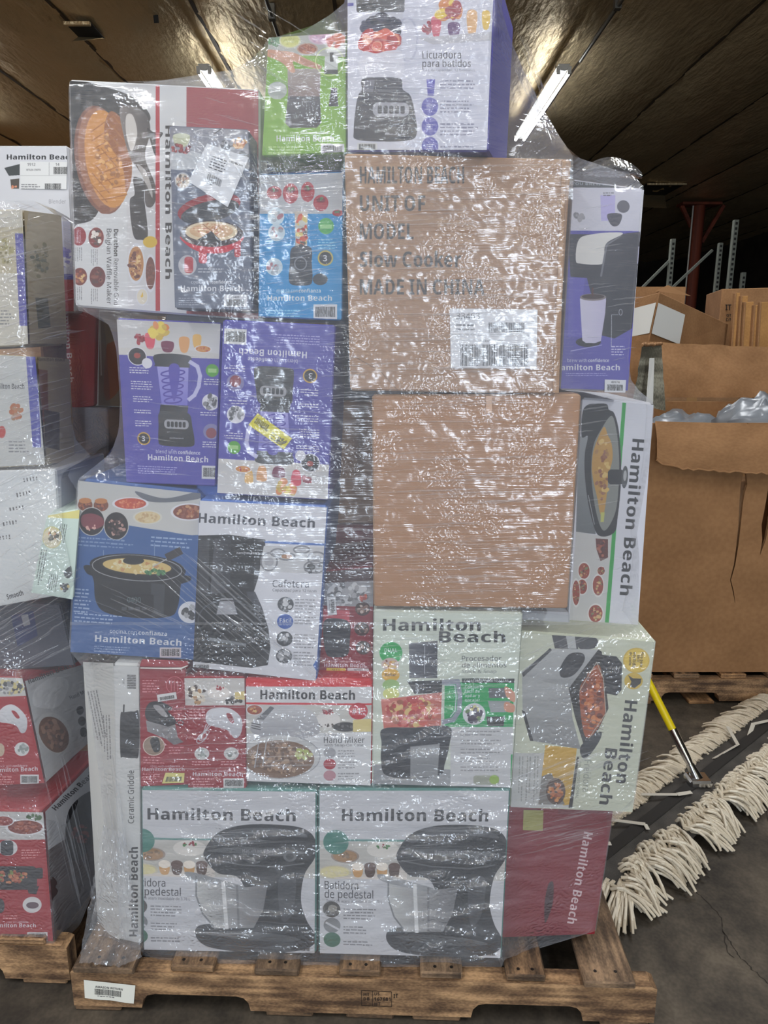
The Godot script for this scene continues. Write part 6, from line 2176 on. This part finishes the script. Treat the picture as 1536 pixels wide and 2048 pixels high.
# ---------------------------------------------------------------- materials of the place
func make_materials() -> void:
	var g1 := field(512, 512, 32, 512, 0.02, 11, 4)
	var g2 := field(512, 512, 256, 256, 0.02, 12, 4)
	var g3 := field(512, 512, 512, 512, 0.11, 13, 2)
	M.wood = []
	for a in [[c8(70, 50, 34), c8(186, 148, 108)], [c8(58, 44, 32), c8(160, 126, 92)], [c8(76, 52, 34), c8(190, 146, 100)], [c8(64, 50, 38), c8(152, 124, 96)]]:
		var tx := ramp_texture(512, 512, [g1, g2, g3], [1.0, 0.8, 0.45], a[0], a[1])
		var w := mat(Color.WHITE, 0.82, 0.0, tx)
		w.uv1_scale = Vector3(1.6, 3.2, 1)
		M.wood.append(w)
	var kr := ramp_texture(512, 512, [g2, g3], [0.5, 0.4], c8(150, 114, 80), c8(192, 152, 114))
	M.kraft = mat(Color.WHITE, 0.8, 0.0, kr)
	M.board = mat(c8(214, 202, 184), 0.85, 0.0, kr)
	M.board_edge = mat(c8(250, 236, 190), 0.85, 0.0, kr)
	M.peeled = mat(Color.WHITE, 0.85, 0.0, ramp_texture(512, 512, [g1, g3], [1.8, 0.8], c8(84, 82, 70), c8(170, 168, 150)))
	M.paper_white = mat(c8(214, 214, 210), 0.7)
	M.tape = mat(c8(190, 150, 105), 0.2)
	M.nail = mat(c8(40, 34, 30), 0.6, 0.6)
	M.steel = mat(c8(120, 118, 112), 0.45, 0.8)
	M.white_metal = mat(c8(215, 214, 208), 0.45)
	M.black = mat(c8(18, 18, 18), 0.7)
	M.stencil = mat(c8(40, 30, 24), 0.9)
	M.rust = mat(Color.WHITE, 0.7, 0.0, ramp_texture(256, 256, [field(256, 256, 128, 128, 0.03, 15)], [1.2], c8(96, 44, 30), c8(140, 66, 44)))
	M.rack = mat(c8(120, 124, 116), 0.6, 0.3)
	M.beam = mat(c8(34, 28, 22), 0.9)
	M.bag = mat(c8(112, 116, 122), 0.3)
	M.canvas = mat(Color.WHITE, 0.9, 0.0, ramp_texture(256, 256, [field(256, 256, 256, 256, 0.2, 16), field(256, 256, 128, 128, 0.02, 17)], [0.5, 0.7], c8(48, 46, 44), c8(82, 78, 74)))
	M.canvas_dark = mat(c8(40, 37, 35), 0.9)
	M.yarn = mat(Color.WHITE, 0.95, 0.0, ramp_texture(128, 128, [field(128, 128, 64, 64, 0.06, 18)], [1.3], c8(186, 172, 150), c8(236, 228, 212)))
	M.tape_white = mat(c8(196, 190, 178), 0.85)
	M.chrome = mat(c8(205, 208, 212), 0.16, 1.0)
	M.yellow = mat(c8(214, 190, 20), 0.32)
	M.crack_tone = mat(c8(46, 40, 34), 0.95)  # dark brown tone of the flat strips that draw the floor cracks
	M.dark_wall = mat(Color.WHITE, 0.9, 0.0, ramp_texture(256, 256, [field(256, 256, 64, 64, 0.03, 19)], [0.9], c8(30, 27, 24), c8(52, 46, 40)))
	M.tan_wall = mat(Color.WHITE, 0.9, 0.0, ramp_texture(256, 256, [field(256, 256, 64, 64, 0.03, 20)], [0.9], c8(150, 116, 80), c8(186, 150, 110)))
	# concrete: fine sand, broad stains
	var f1 := field(1024, 1024, 1024, 1024, 0.15, 22, 3)
	var f2 := field(1024, 1024, 512, 512, 0.012, 23, 5)
	var f3 := field(1024, 1024, 1024, 1024, 0.03, 24, 4)
	M.concrete = mat(Color.WHITE, 0.75, 0.0, ramp_texture(1024, 1024, [f1, f2, f3], [0.35, 0.9, 0.5], c8(42, 37, 31), c8(98, 88, 75)))
	M.concrete.uv1_triplanar = true
	M.concrete.uv1_world_triplanar = true
	M.concrete.uv1_scale = Vector3.ONE * 0.55
	# foil
	var fh := PackedFloat32Array()
	fh.resize(512 * 512)
	var w1 := field(512, 512, 512, 128, 0.03, 25, 4)
	var w2 := field(512, 512, 512, 512, 0.12, 26, 2)
	for i in fh.size():
		fh[i] = w1[i] / 255.0 + 0.12 * w2[i] / 255.0
	M.foil = mat(c8(226, 204, 164), 0.45, 0.8)
	M.foil.normal_enabled = true
	M.foil.normal_texture = relief_texture(512, 512, fh, 0.12, 0.12)
	M.foil.normal_scale = 1.0
	M.seam = mat(c8(64, 52, 38), 0.6)
	# film: long horizontal draw lines, small crinkles that come and go
	var sz := 1024
	var h1 := field(sz, sz, 48, sz, 0.16, 31, 2)
	var h2 := field(sz, sz, 512, 512, 0.06, 32, 1)
	var h3 := field(sz, sz, 128, 128, 0.02, 33, 2)
	var h4 := field(sz, sz, 16, sz, 0.05, 34, 2)
	var ff := PackedFloat32Array()
	ff.resize(sz * sz)
	var fl := PackedFloat32Array()
	fl.resize(sz * sz)
	for i in ff.size():
		var patchy := smoothstep(0.48, 0.84, h3[i] / 255.0)
		var cr := absf(h2[i] / 255.0 - 0.5) * 2.0
		ff[i] = 0.35 * (h1[i] / 255.0) + 0.5 * (h4[i] / 255.0) + (0.07 + 1.0 * patchy) * cr
		fl[i] = 0.15 * (h1[i] / 255.0) + 0.3 * (h4[i] / 255.0) + (0.5 + 0.8 * patchy) * cr
	M.film = StandardMaterial3D.new()
	M.film.transparency = BaseMaterial3D.TRANSPARENCY_ALPHA
	M.film.albedo_color = Color(0.86, 0.87, 0.9, 0.03)
	M.film.roughness = 0.15
	M.film.metallic_specular = 0.5
	M.film.metallic = 0.12          # many wound layers: each adds its own reflection
	M.film.normal_enabled = true
	M.film.normal_texture = relief_texture(sz, sz, ff, 0.032, 0.125)
	M.film.normal_scale = 1.0
	M.film.cull_mode = BaseMaterial3D.CULL_DISABLED
	M.film_tight = M.film.duplicate()    # drawn smooth over the outer boxes
	M.film_tight.metallic = 0.085
	M.film_tight.normal_texture = relief_texture(sz, sz, ff, 0.018, 0.07)
	M.film_loose = M.film.duplicate()    # the lower windings are looser and more crumpled
	M.film_loose.normal_texture = relief_texture(sz, sz, fl, 0.085, 0.2)
	M.film_loose.uv1_scale = Vector3(0.8, 0.8, 1)
	M.film_loose.roughness = 0.11
	M.tube = mat(Color.WHITE, 0.5)
	M.tube.emission_enabled = true
	M.tube.emission = Color(0.96, 0.98, 1.0)
	M.tube.emission_energy_multiplier = 25.0

func _ready() -> void:
	# camera
	var cam := Camera3D.new()
	cam.name = "camera"
	cam.fov = rad_to_deg(2.0 * atan(1024.0 / F))
	cam.position = EYE
	cam.rotation_degrees.x = PITCH
	cam.near = 0.05
	cam.far = 80.0
	add_child(cam)
	cam.current = true
	# air
	var env := Environment.new()
	env.background_mode = Environment.BG_COLOR
	env.background_color = Color(0.78, 0.86, 0.95)
	env.tonemap_mode = Environment.TONE_MAPPER_LINEAR
	env.tonemap_exposure = 0.73
	env.sdfgi_enabled = true
	env.ssao_enabled = true
	env.ssil_enabled = true
	var we := WorldEnvironment.new()
	we.name = "world"
	we.environment = env
	add_child(we)
	make_materials()
	# strip lights: two rows running away from the camera, also behind it, and an added unseen row
	for z in [-9.1, -4.4, 0.4, 4.2]:  # unseen row, added for more brightness on the left ceiling and film
		strip_light(Vector3(-5.3, 4.08, z), LAMP, "unseen strip light with two white tubes in the row added to brighten the left")
	for z in [-9.1, -3.6, 0.4, 4.2]:
		strip_light(Vector3(-1.8, 4.08, z), LAMP, "fluorescent strip light with two white tubes in the left row")
		strip_light(Vector3(1.8, 4.08, z), LAMP, "fluorescent strip light with two white tubes in the right row")
	build_shell()

	# main pallet and load
	var px := -0.05
	var boards := [[-0.6, -0.47], [-0.397, -0.305], [-0.22, -0.127], [-0.044, 0.043], [0.125, 0.212], [0.302, 0.383], [0.458, 0.563]]
	var pal := pallet("weathered wooden pallet with a white return label and an ink stamp", Vector3(px, 0, -(1.214 - YAW * px)), boards, 3)
	var inv := pal.transform.affine_inverse()
	var qa := [168, 1959, 271, 1970, 268, 2006, 170, 1995]
	var p := pad_for(qa, ink(214, 214, 206), 70).units(100, 42)
	p.text("AMAZON RETURN", 22, 15, 4.6, ink(50, 50, 50), true, 54)
	p.barcode(16, 14, 78, 34, 34, Color(0, 0, 0, 0))
	p.greek(26, 33, 40, 1, 2.4, ink(70, 70, 70))
	var lm := mat(Color.WHITE, 0.6, 0.0, p.done())
	var lc := qd(qa).map(func(q: Vector2) -> Vector3: return inv * at(q, 1.2125))
	part(pal, "return_label", panel(6, lc[0], lc[1], lc[2], lc[3], 0.0, 0.0, func(s: float, v: float) -> Vector3: return Vector3(0, 0, 0.001 + 0.001 * sin(s * 9.0) * v)), lm, "white paper label reading AMAZON RETURN")
	ink_marks(pal, "heat_stamp", [[723, 1981, 783, 1984, 1.1], [723, 2011, 783, 2014, 1.1], [723, 1981, 723, 2011, 1.1], [745, 1982, 745, 2012, 1.1], [783, 1984, 783, 2014, 1.1]], [["HT", 727, 1992, 6, 12], ["DB", 727, 2001, 6, 12], ["US", 749, 1991, 6, 10], ["167681", 748, 2002, 7, 33], ["HT", 749, 2011, 6, 12], ["IT", 787, 1996, 8, 9]], func(q: Vector2) -> Vector3: return inv * at(q, 1.2135 - 0.0008), M.stencil, "dark rectangular ink stamp with numbers")
	build_load()
	# film of the main load
	var sk := taut(fronts, 110, -80, 1340, 1960, 1.5)
	var lt := [693, -60, 690, 5, 660, 30, 600, 66, 537, 76, 520, 104, 490, 128, 440, 152, 380, 160, 140, 166, 137, 175, 148, 600, 158, 622, 196, 632, 220, 652, 233, 700, 240, 800, 238, 860, 222, 906, 190, 932, 158, 956, 153, 970, 138, 1290, 142, 1306, 160, 1326, 166, 1332, 200, 1560, 208, 1650, 196, 1780, 178, 1860, 160, 1900, 150, 1940]
	var rt := [1006, -60, 1004, 20, 1018, 70, 1046, 140, 1082, 210, 1116, 268, 1146, 312, 1200, 330, 1268, 352, 1288, 374, 1257, 720, 1262, 760, 1282, 786, 1306, 802, 1308, 820, 1298, 930, 1274, 1066, 1279, 1120, 1276, 1244, 1290, 1262, 1312, 1282, 1268, 1616, 1226, 1632, 1192, 1862, 1120, 1884, 1010, 1918, 1000, 1940]
	var fw := thing("stretch_wrap", "clear crinkled plastic stretch film wrapped round the tall main load", "plastic film", "", at(Vector2(700, 1930), 1.25))
	var fo := fw.position
	var c1 := []
	var c2 := []
	for y in range(-60, 1260, 6):
		c1.append_array([maxf(table(lt, y), 508.0), float(y)])
		c2.append_array([minf(table(rt, y), 1146.0), float(y)])
	part(fw, "upper_sheet", film_sheet(sk, lt, c1, -60, 1250, 60, 200, 61), M.film_tight, "film drawn smooth over the outer boxes").position = -fo
	part(fw, "upper_sheet", film_sheet(sk, c1, c2, -60, 1250, 110, 200, 61), M.film, "crinkled film over the middle boxes").position = -fo
	part(fw, "upper_sheet", film_sheet(sk, c2, rt, -60, 1250, 30, 200, 61), M.film_tight, "film drawn smooth over the end boxes").position = -fo
	part(fw, "lower_sheet", film_sheet(sk, lt, rt, 1244, 1934, 170, 200, 65, 0.002), M.film_loose, "looser lower windings of film").position = -fo
	part(fw, "side_sheet", film_return(sk, lt, -60, 1934, 0.8, 0.05, 62), M.film).position = -fo
	part(fw, "side_sheet", film_return(sk, rt, -60, 1934, 0.8, -0.05, 63), M.film).position = -fo
	var fold := part(fw, "film_pleats", film_folds(sk, [
		[300, 1080, 645, 1392, 26, 46, 10], [430, 1225, 640, 1372, 16, 22, 6], [150, 1180, 400, 1290, 10, 40, 20],
		[1020, 1590, 1292, 1488, 30, 30, 10], [1030, 1330, 1200, 1262, 12, 14, 6], [1025, 1690, 1240, 1640, 26, 34, 14],
		[700, 540, 1130, 530, 90, 220, 16], [746, 1000, 1150, 990, 90, 205, 14], [648, 900, 760, 894, 90, 250, 10],
		[270, 1640, 640, 1630, 26, 60, 20], [640, 1700, 1010, 1690, 30, 110, 20], [280, 1830, 640, 1850, 14, 60, 20],
		[500, 500, 690, 470, 50, 150, 30], [340, 300, 500, 340, 14, 120, 20], [750, 1400, 1040, 1390, 60, 150, 20],
		[700, 100, 990, 110, 30, 110, 16], [450, 60, 690, 200, 20, 80, 30], [1020, 60, 1120, 290, 24, 24, 10],
		[430, 840, 660, 860, 20, 130, 30], [1150, 560, 1280, 540, 14, 180, 20], [1150, 1000, 1290, 980, 16, 200, 14],
		[500, 300, 540, 380, 30, 60, 20], [230, 800, 440, 820, 10, 140, 20], [250, 1450, 740, 1440, 30, 90, 30], [200, 1500, 260, 1900, 26, 30, 20]], 64), M.film)
	fold.position = -fo
	fold.set_meta("kind", "stuff")
	# gathered tail of film over the coffee maker box
	var tn := noise(1.0, 8, FastNoiseLite.TYPE_SIMPLEX_SMOOTH, 3)
	part(fw, "film_tail", patch(20, 8, func(s: float, v: float) -> Vector3:
		var q := Vector2(lerpf(1166, 1284, s), lerpf(352 + 6 * s, 352 - 38 * pow(sin(PI * clampf(s * 0.9 + 0.08, 0, 1)), 0.7), 1 - v))
		return at(q, 1.34 - 0.05 * sin(v * PI) + 0.012 * tn.get_noise_2d(s * 16.0, v * 9.0)) - fo, Vector2(0.25, 0.1)), M.film_loose, "crumpled tail of film")
	# loose corner of film hanging over the pallet's end
	var bl := [at(Vector2(206, 1650), 1.235), at(Vector2(250, 1670), 1.24), at(Vector2(284, 1908), 1.2), at(Vector2(158, 1926), 1.2)]
	part(fw, "corner_tail", patch(26, 40, func(s: float, v: float) -> Vector3:
		var q := (bl[0] as Vector3).lerp(bl[1], s).lerp((bl[3] as Vector3).lerp(bl[2], s), v)
		var dip := 0.024 * v * v * (1.0 - absf(s - 0.62) * 1.9)
		return q + Vector3(0.004 * tn.get_noise_2d(s * 8.0, v * 14.0), -maxf(0.0, dip), 0.007 * tn.get_noise_2d(s * 14.0, v * 9.0 + 40.0)) - fo, Vector2(0.25, 0.6)), M.film_loose, "crumpled corner of film")
	print("load ", Time.get_ticks_msec())

	# second load at the left
	var lpx := -0.694 - 0.6095
	pallet("wooden pallet under the second wrapped load", Vector3(lpx, 0, -(1.275 - YAW * lpx)), boards, 8)
	build_left_load()
	var sk2 := taut(fronts_far, -60, 380, 240, 1960, 1.5)
	var fw2 := thing("stretch_wrap", "hazy stretch film round the second load at the side of the main one", "plastic film", "", at(Vector2(60, 1890), 1.27))
	var rt2 := [60, 400, 100, 412, 124, 430, 134, 560, 140, 700, 142, 840, 152, 880, 182, 912, 150, 930, 122, 945, 124, 1060, 150, 1180, 178, 1310, 190, 1480, 200, 1560, 196, 1760, 160, 1850, 110, 1900, 130, 1925]
	var lt2 := [-60, 400, -60, 1925]
	part(fw2, "front_sheet", film_sheet(sk2, lt2, rt2, 402, 1920, 40, 220, 71), M.film_loose).position = -fw2.position
	part(fw2, "side_sheet", film_return(sk2, rt2, 402, 1920, 0.6, -0.03, 72), M.film).position = -fw2.position
	var fold2 := part(fw2, "film_pleats", film_folds(sk2, [[-40, 560, 140, 520, 60, 150, 40], [-40, 860, 150, 800, 60, 130, 30], [-40, 1100, 140, 1010, 40, 150, 30], [-40, 1320, 150, 1210, 40, 70, 30], [100, 1500, 180, 1840, 16, 26, 20]], 73), M.film)
	fold2.position = -fw2.position
	fold2.set_meta("kind", "stuff")
	build_bulk()
	build_mop()
	print("done ", Time.get_ticks_msec())
